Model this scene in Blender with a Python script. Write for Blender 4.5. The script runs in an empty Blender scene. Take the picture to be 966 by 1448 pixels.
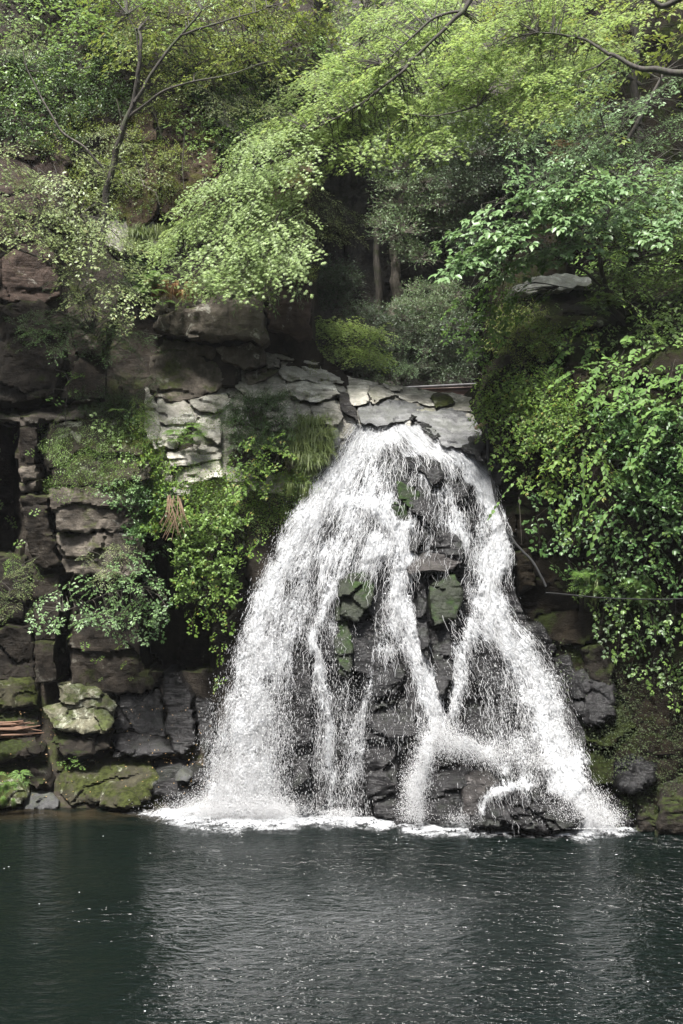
import bpy, math, random
import numpy as np
from mathutils import Vector, Matrix
R = math.radians
random.seed(7)
RG = np.random.default_rng(11)
scn = bpy.context.scene
col = scn.collection

# ------------------------------------------------------------------ camera
FS, CZ, CX, CY = 1695.0, 7.8, 483.0, 724.0
cam = bpy.data.objects.new('camera', bpy.data.cameras.new('camera'))
col.objects.link(cam); scn.camera = cam
cam.location = (0, 0, CZ); cam.rotation_euler = (R(90), 0, 0)
cam.data.sensor_fit = 'VERTICAL'; cam.data.sensor_height = 36; cam.data.lens = FS / 1448 * 36
cam.data.clip_start = .1; cam.data.clip_end = 500

# ------------------------------------------------------------------ sky and sun (soft overcast daylight from high above)
SUN_EL, SUN_AZ = 65, 205
w = bpy.data.worlds.new('World'); scn.world = w; w.use_nodes = True
nt = w.node_tree
sky = nt.nodes.new('ShaderNodeTexSky'); sky.sky_type = 'NISHITA'; sky.sun_disc = False
sky.sun_elevation = R(SUN_EL); sky.sun_rotation = R(SUN_AZ); sky.dust_density = 1; sky.air_density = .7
hs = nt.nodes.new('ShaderNodeHueSaturation'); hs.inputs['Saturation'].default_value = .35
nt.links.new(sky.outputs[0], hs.inputs['Color']); nt.links.new(hs.outputs[0], nt.nodes['Background'].inputs[0])
nt.nodes['Background'].inputs[1].default_value = .05
sl = bpy.data.lights.new('sun', 'SUN'); sl.energy = 1.5; sl.angle = R(11); sl.color = (1, .97, .92)
sun = bpy.data.objects.new('sun', sl); col.objects.link(sun)
sd = Vector((math.sin(R(SUN_AZ)) * math.cos(R(SUN_EL)), math.cos(R(SUN_AZ)) * math.cos(R(SUN_EL)), math.sin(R(SUN_EL))))
sun.rotation_euler = sd.to_track_quat('Z', 'Y').to_euler()
scn.view_settings.view_transform = 'Standard'; scn.view_settings.look = 'None'
scn.view_settings.exposure = 3.12; scn.view_settings.gamma = 1
scn.cycles.max_bounces = 8; scn.cycles.diffuse_bounces = 3; scn.cycles.transparent_max_bounces = 24
scn.cycles.volume_bounces = 0

# ------------------------------------------------------------------ helpers
def P(px, py, Y):
    px, py, Y = np.broadcast_arrays(np.asarray(px, float), np.asarray(py, float), np.asarray(Y, float))
    return np.stack([(px - CX) * Y / FS, Y, CZ - (py - CY) * Y / FS], -1)

def tag(o, label=None, cat=None, group=None, kind=None):
    for k, v in (('label', label), ('category', cat), ('group', group), ('kind', kind)):
        if v: o[k] = v
    return o

def empty(name, loc, label=None, cat=None, group=None):
    o = bpy.data.objects.new(name, None); col.objects.link(o); o.location = [float(c) for c in loc]
    o.empty_display_size = .2
    return tag(o, label, cat, group)

def mesh_np(name, V, polys, mats=None, midx=None, attrs=None, smooth=False, uv=None):
    """polys: list of int arrays of shape (n,3) or (n,4)"""
    me = bpy.data.meshes.new(name)
    V = np.asarray(V, np.float32)
    polys = [p for p in polys if len(p)]
    cnt = np.concatenate([np.full(len(p), p.shape[1]) for p in polys])
    idx = np.concatenate([p.ravel() for p in polys]).astype(np.int32)
    me.vertices.add(len(V)); me.vertices.foreach_set('co', V.ravel())
    me.loops.add(len(idx)); me.loops.foreach_set('vertex_index', idx)
    st = np.zeros(len(cnt), np.int32); st[1:] = np.cumsum(cnt)[:-1]
    me.polygons.add(len(cnt)); me.polygons.foreach_set('loop_start', st)
    if midx is not None: me.polygons.foreach_set('material_index', np.asarray(midx, np.int32))
    if smooth is not False:
        me.polygons.foreach_set('use_smooth', np.ones(len(cnt), bool) if smooth is True else smooth)
    for k, a in (attrs or {}).items():
        at = me.attributes.new(k, 'FLOAT', 'POINT'); at.data.foreach_set('value', np.asarray(a, np.float32))
    if uv is not None:
        u = me.uv_layers.new(name='flow'); u.data.foreach_set('uv', np.asarray(uv, np.float32)[idx].ravel())
    for m in (mats or []): me.materials.append(m)
    me.update(calc_edges=True); me.validate()
    return me

def link(name, me, parent=None, loc=None):
    o = bpy.data.objects.new(name, me); col.objects.link(o)
    if loc is not None: o.location = [float(c) for c in loc]
    if parent is not None:
        o.parent = parent
    return o

def rel(V, parent):
    return np.asarray(V) - (np.array(parent.location) if parent is not None else 0)

class MB:
    def __init__(s): s.V = []; s.F = []; s.M = []; s.n = 0
    def add(s, V, F, m=0):
        F = np.asarray(F)
        s.V.append(np.asarray(V, float)); s.F.append(F + s.n); s.M.append(np.full(len(F), m)); s.n += len(V)
    def tube(s, pts, r, sides=6, m=0):
        pts = np.asarray(pts, float); n = len(pts); r = np.broadcast_to(np.asarray(r, float), n)
        t = np.gradient(pts, axis=0); t /= np.linalg.norm(t, axis=1)[:, None] + 1e-9
        a = np.cross(t, [0.13, .31, 1.0]); b_ = np.linalg.norm(a, axis=1)[:, None]; a = np.where(b_ < .05, [1, 0, 0], a / (b_ + 1e-9))
        b = np.cross(t, a)
        an = np.arange(sides) * 2 * np.pi / sides
        V = pts[:, None] + r[:, None, None] * (np.cos(an)[None, :, None] * a[:, None] + np.sin(an)[None, :, None] * b[:, None])
        V = V.reshape(-1, 3)
        i = np.arange(n - 1)[:, None] * sides; j = np.arange(sides)[None]; k = (j + 1) % sides
        F = np.stack([i + j, i + k, i + sides + k, i + sides + j], -1).reshape(-1, 4)
        s.add(V, F, m)
        for base, o in ((0, pts[0]), ((n - 1) * sides, pts[-1])):   # caps
            s.add(np.vstack([V[base:base + sides], o]), np.stack([np.arange(sides), (np.arange(sides) + 1) % sides, np.full(sides, sides), np.full(sides, sides)], 1)[:, :3], m)
    def box(s, c, d, ax=None, m=0):
        c = np.array(c, float); d = np.array(d, float) / 2
        q = np.array([[x, y, z] for x in (-1, 1) for y in (-1, 1) for z in (-1, 1)]) * d
        if ax is not None: q = q @ np.array(ax)
        s.add(q + c, [[0, 1, 3, 2], [4, 6, 7, 5], [0, 4, 5, 1], [2, 3, 7, 6], [0, 2, 6, 4], [1, 5, 7, 3]], m)
    def build(s, name, mats, parent=None, smooth=True, kind=None):
        V = np.concatenate(s.V); F3 = [(f, m) for f, m in zip(s.F, s.M) if f.shape[1] == 3]; F4 = [(f, m) for f, m in zip(s.F, s.M) if f.shape[1] == 4]
        polys = []; mm = []
        for L in (F3, F4):
            if L: polys.append(np.concatenate([a for a, _ in L])); mm.append(np.concatenate([b for _, b in L]))
        me = mesh_np(name, rel(V, parent), polys, mats if isinstance(mats, list) else [mats], np.concatenate(mm), smooth=smooth)
        o = link(name, me, parent)
        if kind: o['kind'] = kind
        return o

def h3(i, j, k, seed):
    i = i.astype(np.int64); j = j.astype(np.int64); k = k.astype(np.int64)
    h = (i * 374761393 + j * 668265263 + k * 2147483647 + seed * 1442695041) & 0xffffffff
    h = ((h ^ (h >> 13)) * 1274126177) & 0xffffffff
    h = ((h ^ (h >> 16)) * 2246822519) & 0xffffffff
    return ((h ^ (h >> 15)) & 0xffffff) / float(0xffffff)

def vnoise(p, seed=0):
    f = np.floor(p); d = p - f; d = d * d * (3 - 2 * d); r = 0
    for a in (0, 1):
        for b in (0, 1):
            for c in (0, 1):
                wt = (d[..., 0] if a else 1 - d[..., 0]) * (d[..., 1] if b else 1 - d[..., 1]) * (d[..., 2] if c else 1 - d[..., 2])
                r = r + wt * h3(f[..., 0] + a, f[..., 1] + b, f[..., 2] + c, seed)
    return r * 2 - 1

def fbm(p, seed=0, octv=4):
    r = 0; a = 1; t = 0
    for o in range(octv):
        r = r + a * vnoise(p * 2 ** o + o * 7.3, seed + o); t += a; a *= .5
    return r / t

def blocky(x, z, sx, sz, seed, skew=0.0, rot=0.0):
    """cells of a jittered grid: per-cell offset + tilt, and crack nearness"""
    if rot: x, z = x * math.cos(rot) + z * math.sin(rot), z * math.cos(rot) - x * math.sin(rot)
    u = (x + skew * z) / sx; row = np.floor(z / sz)
    v = z / sz
    b1 = np.full(x.shape, 9.); b2 = np.full(x.shape, 9.); off = np.zeros(x.shape); tl = np.zeros(x.shape)
    fu = np.floor(u); fv = np.floor(v)
    for a in (-1, 0, 1):
        for b in (-1, 0, 1):
            cu = fu + a; cv = fv + b; o = np.zeros_like(cu)
            jx = h3(cu, cv, o, seed); jz = h3(cu, cv, o + 1, seed)
            dx = u - (cu + .15 + .7 * jx); dz = v - (cv + .15 + .7 * jz)
            dd = (np.abs(dx) ** 2.6 + np.abs(dz) ** 2.6) ** (1 / 2.6)
            near = dd < b1
            b2 = np.where(near, b1, np.minimum(b2, dd))
            off = np.where(near, h3(cu, cv, o + 2, seed) * 2 - 1, off)
            tl = np.where(near, (h3(cu, cv, o + 3, seed) * 2 - 1) * dx + (h3(cu, cv, o + 4, seed) * 2 - .6) * dz, tl)
            b1 = np.where(near, dd, b1)
    return off, tl, np.clip((b2 - b1) / .12, 0, 1)

def TPS(pts):
    A = np.array(pts, float); q = A[:, :2] / 500; n = len(q)
    def K(a, b):
        d2 = ((a[:, None] - b[None]) ** 2).sum(-1); return .5 * d2 * np.log(d2 + 1e-9)
    M = np.zeros((n + 3, n + 3)); M[:n, :n] = K(q, q) + np.eye(n) * 1e-3; M[:n, n] = 1; M[:n, n + 1:] = q; M[n, :n] = 1; M[n + 1:, :n] = q.T
    c = np.linalg.solve(M, np.concatenate([A[:, 2], np.zeros(3)])); lo, hi = A[:, 2].min() - 1, A[:, 2].max() + 1.5
    def f(px, py):
        px, py = np.broadcast_arrays(np.asarray(px, float), np.asarray(py, float))
        s = np.stack([px.ravel(), py.ravel()], 1) / 500
        r = K(s, q) @ c[:n] + c[n] + s @ c[n + 1:]
        return np.clip(r, lo, hi).reshape(px.shape)
    return f

def inside(px, py, poly):
    poly = np.asarray(poly, float); r = np.zeros(px.shape, bool); j = len(poly) - 1
    for i in range(len(poly)):
        xi, yi = poly[i]; xj, yj = poly[j]
        if yi != yj:
            r ^= ((yi > py) != (yj > py)) & (px < (xj - xi) * (py - yi) / (yj - yi) + xi)
        j = i
    return r

def edge_near(px, py, poly):
    poly = np.asarray(poly, float); best = np.full(px.shape, 1e9); bx = np.zeros(px.shape); by = np.zeros(px.shape)
    for i in range(len(poly)):
        a = poly[i]; b = poly[(i + 1) % len(poly)]; d = b - a; L = (d ** 2).sum() + 1e-9
        t = np.clip(((px - a[0]) * d[0] + (py - a[1]) * d[1]) / L, 0, 1)
        cx = a[0] + t * d[0]; cy = a[1] + t * d[1]; dd = np.hypot(px - cx, py - cy)
        m = dd < best; best = np.where(m, dd, best); bx = np.where(m, cx, bx); by = np.where(m, cy, by)
    return best, bx, by

def roughen(poly, amp=2.2, seg=9, seed=0):
    """breaks up the straight sides of an outline; keeps the corners"""
    rg = np.random.default_rng(seed); out = []
    for i in range(len(poly)):
        a = np.array(poly[i], float); b = np.array(poly[(i + 1) % len(poly)], float)
        n = max(1, int(np.hypot(*(b - a)) / seg))
        for k in range(n):
            q = a + (b - a) * k / n
            out.append(tuple(q + (rg.normal(size=2) * amp * (.35 if k == 0 else 1)).clip(-2 * amp, 2 * amp)))
    return out

def relief(name, poly, dfn, step, thick, mat, parent=None, rnd=0, proud=0, rough=(.05, 1.2), blk=None, tilt=(0, 0), seed=0, props=None, flare=0, jag=0):
    """a rock body: outlined front face with real relief, sides and back at their own depth"""
    if jag: poly = roughen(poly, jag, max(6, step * 2.5), seed)
    poly = np.asarray(poly, float)
    x0, y0 = poly.min(0); x1, y1 = poly.max(0)
    nx = max(5, int((x1 - x0) / step) + 1); ny = max(5, int((y1 - y0) / step) + 1)
    gx, gy = np.meshgrid(np.linspace(x0 - .01, x1 + .01, nx), np.linspace(y0 - .01, y1 + .01, ny))
    ins = inside(gx, gy, poly); dist, bx, by = edge_near(gx, gy, poly)
    c = np.stack([ins[:-1, :-1], ins[:-1, 1:], ins[1:, 1:], ins[1:, :-1]], -1)
    keep = c.sum(-1) >= 2
    gx = np.where(ins, gx, bx); gy = np.where(ins, gy, by); dist = np.where(ins, dist, 0)
    I = np.arange(nx * ny).reshape(ny, nx)
    F = np.stack([I[1:, :-1], I[1:, 1:], I[:-1, 1:], I[:-1, :-1]], -1)[keep]
    used = np.unique(F); mp = -np.ones(nx * ny, int); mp[used] = np.arange(len(used)); F = mp[F]
    px = gx.ravel()[used]; py = gy.ravel()[used]; dm = dist.ravel()[used]
    mx, my = px.mean(), py.mean()
    Y = dfn(px, py) if callable(dfn) else np.full(px.shape, float(dfn))
    dm = dm * Y / FS
    Y = Y - proud + tilt[0] * (px - mx) * Y / FS - tilt[1] * (py - my) * Y / FS
    if rnd:
        q = 1 - np.clip(dm / rnd, 0, 1); Y = Y + rnd * .8 * (1 - np.sqrt(np.clip(1 - q * q, 0, 1)))
    V = P(px, py, Y)
    if blk:
        o, tl, cr = blocky(V[:, 0] + .25 * fbm(V * .9, seed + 3, 2), V[:, 2] + .2 * fbm(V * 1.1, seed + 5, 2), blk[1], blk[2], seed, blk[4] if len(blk) > 4 else 0, blk[6] if len(blk) > 6 else 0)
        V[:, 1] += blk[0] * (o + (blk[5] if len(blk) > 5 else 1.2) * tl) + blk[3] * (1 - cr)
    V[:, 1] += rough[0] * 1.5 * fbm(V * rough[1], seed + 11, 5)
    V[:, 1] += rough[0] * .8 * np.abs(fbm(V * rough[1] * [3, 3, 9], seed + 21, 3))
    V[:, 0] += rough[0] * .8 * fbm(V * rough[1] * 1.3, seed + 31, 3); V[:, 2] += rough[0] * .8 * fbm(V * rough[1] * 1.3, seed + 41, 3)
    # sides
    e = np.concatenate([F[:, [0, 1]], F[:, [1, 2]], F[:, [2, 3]], F[:, [3, 0]]]); s = np.sort(e, 1)
    key = s[:, 0] * (len(V) + 1) + s[:, 1]; _, inv, ct = np.unique(key, return_inverse=True, return_counts=True)
    be = e[ct[inv.ravel()] == 1]
    bv = np.unique(be); m2 = -np.ones(len(V), int); m2[bv] = np.arange(len(bv)); n0 = len(V); nb = len(bv)
    ctr = V.mean(0); rings = []
    for k, f in enumerate((.3, 1.0)):
        q = V[bv].copy(); q[:, 1] += thick * f
        q[:, [0, 2]] += (q[:, [0, 2]] - ctr[[0, 2]]) * (flare if k else flare * .3) + rough[0] * fbm(q * 1.7, seed + 51 + k, 2)[:, None]
        rings.append(q)
    a, b = be[:, 0], be[:, 1]
    Fs = [np.stack([b, a, n0 + m2[a], n0 + m2[b]], 1), np.stack([n0 + m2[b], n0 + m2[a], n0 + nb + m2[a], n0 + nb + m2[b]], 1)]
    V = np.vstack([V] + rings)
    me = mesh_np(name, rel(V, parent), [np.vstack([F] + Fs)], [mat], smooth=True)
    me.set_sharp_from_angle(angle=R(38))
    o = link(name, me, parent)
    for k, v in (props or {}).items(): o[k] = v
    return o

# ------------------------------------------------------------------ materials
def newmat(name):
    m = bpy.data.materials.new(name); m.use_nodes = True; t = m.node_tree; t.nodes.clear()
    out = t.nodes.new('ShaderNodeOutputMaterial'); return m, t, out

class N:
    def __init__(s, t): s.t = t
    def n(s, typ, ins=None, **kw):
        d = s.t.nodes.new(typ)
        for k, v in kw.items(): setattr(d, k, v)
        for k, v in (ins or {}).items():
            if isinstance(v, tuple) and len(v) == 2 and hasattr(v[0], 'outputs'): s.t.links.new(v[0].outputs[v[1]], d.inputs[k])
            elif hasattr(v, 'outputs'): s.t.links.new(v.outputs[0], d.inputs[k])
            else: d.inputs[k].default_value = v
        return d
    def noise(s, vec, scale, detail=5, rough=.6, dist=0, **k):
        return s.n('ShaderNodeTexNoise', {'Vector': vec, 'Scale': scale, 'Detail': detail, 'Roughness': rough, 'Distortion': dist}, **k)
    def math(s, op, a, b=0, c=0, clamp=False):
        d = s.n('ShaderNodeMath', {0: a, 1: b, 2: c}, operation=op); d.use_clamp = clamp; return d
    def smooth(s, v, lo, hi):
        return s.n('ShaderNodeMapRange', {0: v, 1: lo, 2: hi}, interpolation_type='SMOOTHSTEP')
    def mix(s, f, a, b):
        d = s.n('ShaderNodeMix', data_type='RGBA')
        for i, v in ((0, f), (6, a), (7, b)):
            if hasattr(v, 'outputs'): s.t.links.new(v.outputs[2 if v.bl_idname == 'ShaderNodeMix' else 0], d.inputs[i])
            else: d.inputs[i].default_value = v if not isinstance(v, tuple) or len(v) == 4 else (*v, 1)
        return d
    def scalev(s, vec, sc):
        return s.n('ShaderNodeVectorMath', {0: vec, 1: sc}, operation='MULTIPLY')

def rock_mat(name, c1, c2, c3=(.3, .29, .26), lichen=.5, moss=.4, mosscol=(.045, .06, .012), rough=.75, streak=.3, bump=.8, strata=0, mossbias=0.0):
    m, t, out = newmat(name); g = N(t)
    pos = g.n('ShaderNodeNewGeometry'); p = (pos, 'Position')
    oi = g.n('ShaderNodeObjectInfo')
    n1 = g.noise(p, .55, 6, .65, .4); n2 = g.noise(p, 3.2, 8, .7, .2); n3 = g.noise(p, 14, 6, .7)
    st = g.noise(g.scalev(p, (2.2, 2.2, .25)), 1, 5, .6)
    lay = g.noise(g.scalev(p, (.5, .5, 5.5)), 1, 5, .65, .3)
    base = g.mix(g.smooth(n1, .35, .65), c1, c2)
    base = g.mix(g.math('MULTIPLY', g.smooth(n2, .42, .7), .55), base, tuple(min(1, a * 1.9) for a in c2))
    base = g.mix(g.math('MULTIPLY', g.smooth(n3, .5, .8), .5), base, tuple(a * .35 for a in c1))
    base = g.mix(g.math('MULTIPLY', g.smooth(st, .52, .72), streak), base, tuple(a * .25 for a in c1))
    if strata: base = g.mix(g.math('MULTIPLY', g.smooth(lay, .5, .62), strata), base, tuple(a * .3 for a in c1))
    lp = g.noise(p, 1.7, 7, .68, .6, noise_dimensions='3D')
    lm = g.math('MULTIPLY', g.smooth(lp, .66 - .16 * lichen, .71 - .1 * lichen), g.smooth(n3, .35, .55))
    lm = g.math('MULTIPLY', lm, min(1, lichen * 1.6))
    base = g.mix(lm, base, c3)
    nz = g.n('ShaderNodeSeparateXYZ', {0: (pos, 'Normal')})
    mf = g.math('ADD', g.math('MULTIPLY', (nz, 'Z'), .45), g.math('MULTIPLY', g.math('SUBTRACT', g.noise(p, 1.1, 6, .65, .3), .5), 2.2))
    mf = g.math('ADD', mf, mossbias)
    mm = g.math('MULTIPLY', g.smooth(mf, .34 - .25 * moss, .6 - .25 * moss), min(1, moss * 1.5))
    mc = g.mix(g.smooth(g.noise(p, 9, 4), .35, .65), tuple(a * .45 for a in mosscol), tuple(a * 1.25 for a in mosscol))
    base = g.mix(mm, base, mc)
    jit = g.n('ShaderNodeHueSaturation', {'Color': (base, 2), 'Value': g.n('ShaderNodeMapRange', {0: (oi, 'Random'), 3: .88, 4: 1.12})})
    rgh = g.math('ADD', g.math('MULTIPLY', n2, .35), rough - .18)
    rgh = g.math('ADD', rgh, g.math('MULTIPLY', mm, .5), clamp=True)
    vor = g.n('ShaderNodeTexVoronoi', {'Vector': g.n('ShaderNodeMix', {0: .12, 4: p, 5: (n2, 'Color')}, data_type='VECTOR') and p, 'Scale': 2.6, 'Randomness': 1.0}, feature='DISTANCE_TO_EDGE')
    crk = g.smooth(vor, 0, .05)
    hgt = g.math('ADD', g.math('MULTIPLY', n2, .6), g.math('MULTIPLY', n3, .28))
    hgt = g.math('ADD', hgt, g.math('MULTIPLY', lay, .4 + strata))
    hgt = g.math('ADD', hgt, g.math('MULTIPLY', g.noise(p, 40, 3), .1))
    bmp = g.n('ShaderNodeBump', {'Height': hgt, 'Strength': bump, 'Distance': .16})
    b = g.n('ShaderNodeBsdfPrincipled', {'Base Color': jit, 'Roughness': rgh, 'Normal': bmp, 'Specular IOR Level': .2 if rough < .45 else .1})
    t.links.new(b.outputs[0], out.inputs[0]); return m

MR = {}
MR['dry'] = rock_mat('rock_dry', (0.062, 0.053, 0.043), (0.13, 0.112, 0.092), (0.4, 0.385, 0.33), .5, .45)
MR['pale'] = rock_mat('rock_pale', (0.26, 0.245, 0.21), (0.43, 0.41, 0.36), (0.7, 0.69, 0.62), .7, .16, strata=.45)
MR['ledge'] = rock_mat('rock_ledge', (0.21, 0.198, 0.17), (0.37, 0.35, 0.305), (0.58, 0.57, 0.5), .6, .28, strata=.3)
MR['red'] = rock_mat('rock_red', (0.03, 0.022, 0.018), (0.062, 0.045, 0.037), (.36, .34, .3), .4, .3, strata=.2)
MR['rust'] = rock_mat('rock_rust', (0.03, 0.021, 0.015), (0.07, 0.05, 0.034), (.32, .30, .26), .35, .55, (.06, .065, .015))
MR['dark'] = rock_mat('rock_dark', (0.01, 0.0085, 0.007), (0.024, 0.02, 0.016), (0.12, 0.115, 0.095), .25, .45, (.028, .04, .009), .7)
MR['col'] = rock_mat('rock_column', (0.013, 0.011, 0.009), (0.034, 0.028, 0.022), (0.17, 0.16, 0.135), .35, .4, (.032, .042, .01), .75)
MR['wet'] = rock_mat('rock_wet', (0.006, 0.006, 0.0062), (0.018, 0.0172, 0.0175), (0.07, 0.07, 0.07), .3, .06, (.02, .04, .008), .16, bump=.6, strata=.5)
MR['wetmoss'] = rock_mat('rock_wet_moss', (0.01, 0.012, 0.008), (0.022, 0.026, 0.016), (.08, .08, .07), .2, .7, (.018, .034, .008), .3, bump=.7)
MR['wetgrey'] = rock_mat('rock_wet_grey', (0.1, 0.1, 0.102), (0.17, 0.17, 0.17), (0.3000, 0.3000, 0.2900), .3, .12, rough=.3, strata=.2)
MR['wetstone'] = rock_mat('rock_wet_stone', (.03, .03, .031), (.06, .06, .06), (.12, .12, .12), .2, .2, rough=.35)
MR['wetpink'] = rock_mat('rock_wet_brown', (0.022, 0.02, 0.019), (0.05, 0.045, 0.043), (.3, .28, .27), .3, .05, rough=.3, strata=.5)
MR['moss'] = rock_mat('rock_mossy', (0.0243, 0.0227, 0.0162), (0.0459, 0.0421, 0.0270), (0.2880, 0.2960, 0.2240), .6, .62, (.036, .043, .012), .8)
MR['mossboulder'] = rock_mat('boulder_mossy', (.085, .08, .055), (.15, .142, .10), (.5, .51, .4), .85, .55, (.05, .065, .018), .8)
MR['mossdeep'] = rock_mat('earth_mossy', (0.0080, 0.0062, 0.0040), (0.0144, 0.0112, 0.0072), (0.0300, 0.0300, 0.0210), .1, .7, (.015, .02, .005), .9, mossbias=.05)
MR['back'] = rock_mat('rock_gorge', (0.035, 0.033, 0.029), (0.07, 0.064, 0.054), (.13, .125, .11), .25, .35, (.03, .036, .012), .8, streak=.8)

def leaf_mat(name, dark, light, rough=.45, trans=.35, yellow=None, spec=.5):
    m, t, out = newmat(name); g = N(t)
    at = g.n('ShaderNodeAttribute', attribute_name='tint'); oi = g.n('ShaderNodeObjectInfo')
    f = g.math('ADD', g.math('MULTIPLY', (at, 'Fac'), .6), g.math('MULTIPLY', (oi, 'Random'), .4))
    dark = tuple(min(1, a * 1.35) for a in dark); light = tuple(min(1, a * 1.35) for a in light); c = g.mix(f, dark, light)
    if yellow: c = g.mix(g.smooth((at, 'Fac'), .9, .97), c, yellow)
    b = g.n('ShaderNodeBsdfPrincipled', {'Base Color': (c, 2), 'Roughness': rough, 'Specular IOR Level': spec})
    tl = g.n('ShaderNodeHueSaturation', {'Color': (c, 2), 'Hue': .485, 'Saturation': 1.05, 'Value': 1.5})
    tr = g.n('ShaderNodeBsdfTranslucent', {'Color': tl})
    mx = g.n('ShaderNodeMixShader', {0: trans, 1: b, 2: tr})
    t.links.new(mx.outputs[0], out.inputs[0]); return m

ML = {}
ML['maple'] = leaf_mat('maple_leaf', (.14, .21, .055), (.25, .33, .11), .5, .5, (.28, .32, .12))
ML['maple_pale'] = leaf_mat('maple_leaf_pale', (.13, .19, .06), (.23, .30, .12), .48, .4)
ML['olive'] = leaf_mat('shrub_leaf_olive', (.10, .135, .05), (.20, .24, .10), .4, .3, (.2, .19, .08))
ML['mid'] = leaf_mat('tree_leaf_green', (.065, .115, .025), (.15, .23, .06), .42, .35)
ML['midy'] = leaf_mat('tree_leaf_warm', (.10, .14, .03), (.21, .265, .065), .5, .35, (.2, .17, .05))
ML['blue'] = leaf_mat('tree_leaf_cool', (.07, .125, .05), (.15, .225, .105), .42, .3)
ML['gloss'] = leaf_mat('glossy_leaf', (.06, .11, .04), (.12, .19, .075), .42, .3, spec=.5)
ML['big'] = leaf_mat('broad_leaf', (.05, .105, .02), (.105, .175, .045), .6, .35, spec=.3)
ML['dark'] = leaf_mat('evergreen_leaf', (.022, .05, .012), (.06, .105, .025), .45, .22)
ML['darkgloss'] = leaf_mat('evergreen_leaf_glossy', (.025, .06, .018), (.06, .11, .03), .38, .2, spec=.35)
ML['creeper'] = leaf_mat('creeper_leaf', (.045, .095, .015), (.11, .17, .03), .5, .3, (.2, .18, .04), spec=.3)
ML['fern'] = leaf_mat('fern_frond', (.05, .10, .018), (.11, .18, .04), .5, .4)
ML['grass'] = leaf_mat('grass_blade', (.06, .095, .025), (.14, .17, .055), .5, .3)
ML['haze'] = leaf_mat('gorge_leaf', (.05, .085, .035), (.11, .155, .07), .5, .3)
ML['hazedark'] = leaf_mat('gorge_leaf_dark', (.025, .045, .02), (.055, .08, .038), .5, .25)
ML['straw'] = leaf_mat('dead_frond', (.12, .06, .025), (.26, .15, .06), .7, .1)

def bark_mat(name, c1, c2):
    m, t, out = newmat(name); g = N(t)
    pos = g.n('ShaderNodeNewGeometry'); p = (pos, 'Position')
    n = g.noise(g.scalev(p, (9, 9, 2)), 1.5, 6, .7); n2 = g.noise(p, 3, 4)
    c = g.mix(g.smooth(n, .35, .65), c1, c2); c = g.mix(g.math('MULTIPLY', g.smooth(n2, .5, .65), .6), c, (.04, .055, .015))
    bmp = g.n('ShaderNodeBump', {'Height': n, 'Strength': .8, 'Distance': .03})
    b = g.n('ShaderNodeBsdfPrincipled', {'Base Color': (c, 2), 'Roughness': .8, 'Normal': bmp})
    t.links.new(b.outputs[0], out.inputs[0]); return m
MB_ = {'dark': bark_mat('bark_dark', (.02, .016, .012), (.05, .042, .033)), 'pale': bark_mat('bark_pale', (.10, .085, .07), (.2, .17, .14)),
       'grey': bark_mat('bark_grey', (.05, .044, .036), (.11, .095, .078))}

def simple_mat(name, c, rough=.5, metal=0):
    m, t, out = newmat(name); g = N(t)
    pos = g.n('ShaderNodeNewGeometry'); n = g.noise((pos, 'Position'), 5, 6, .7)
    cc = g.mix(g.smooth(n, .4, .7), c, tuple(a * .55 for a in c))
    b = g.n('ShaderNodeBsdfPrincipled', {'Base Color': (cc, 2), 'Roughness': rough, 'Metallic': metal})
    t.links.new(b.outputs[0], out.inputs[0]); return m

def water_mat():
    m, t, out = newmat('pool_water'); g = N(t)
    pos = g.n('ShaderNodeNewGeometry'); p = (pos, 'Position')
    a1 = g.noise(g.scalev(p, (1.3, 2.2, 1)), 1.5, 3, .55, .6); a2 = g.noise(g.scalev(p, (3.2, 6, 1)), 1.4, 3, .6, .8); a3 = g.noise(g.scalev(p, (7, 12, 1)), 1.6, 2, .5)
    big = g.noise(g.scalev(p, (.3, .35, 1)), 1, 2)
    h = g.math('ADD', g.math('MULTIPLY', a1, 1.0), g.math('MULTIPLY', a2, .5)); h = g.math('ADD', h, g.math('MULTIPLY', a3, .07))
    h = g.math('MULTIPLY', h, g.n('ShaderNodeMapRange', {0: big, 1: .35, 2: .65, 3: .6, 4: 1.25}))
    sx = g.n('ShaderNodeSeparateXYZ', {0: p})
    calm = g.n('ShaderNodeMapRange', {0: g.math('ADD', (sx, 'X'), g.math('MULTIPLY', big, 3)), 1: -4, 2: 1.5, 3: .35, 4: 1}, interpolation_type='SMOOTHSTEP'); h = g.math('MULTIPLY', h, calm)
    bmp = g.n('ShaderNodeBump', {'Height': h, 'Strength': 1.0, 'Distance': .2})
    sh = g.math('MULTIPLY', g.smooth((sx, 'Y'), 29.6, 31.6), g.smooth((sx, 'X'), -2.5, -4.5))
    sh = g.math('MULTIPLY', sh, g.smooth(g.noise(p, .9, 4), .35, .6))
    c = g.mix(sh, (.0022, .0048, .0039), (.03, .022, .012))
    b = g.n('ShaderNodeBsdfPrincipled', {'Base Color': (c, 2), 'Roughness': .035, 'IOR': 1.33, 'Normal': bmp})
    t.links.new(b.outputs[0], out.inputs[0]); return m

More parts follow.
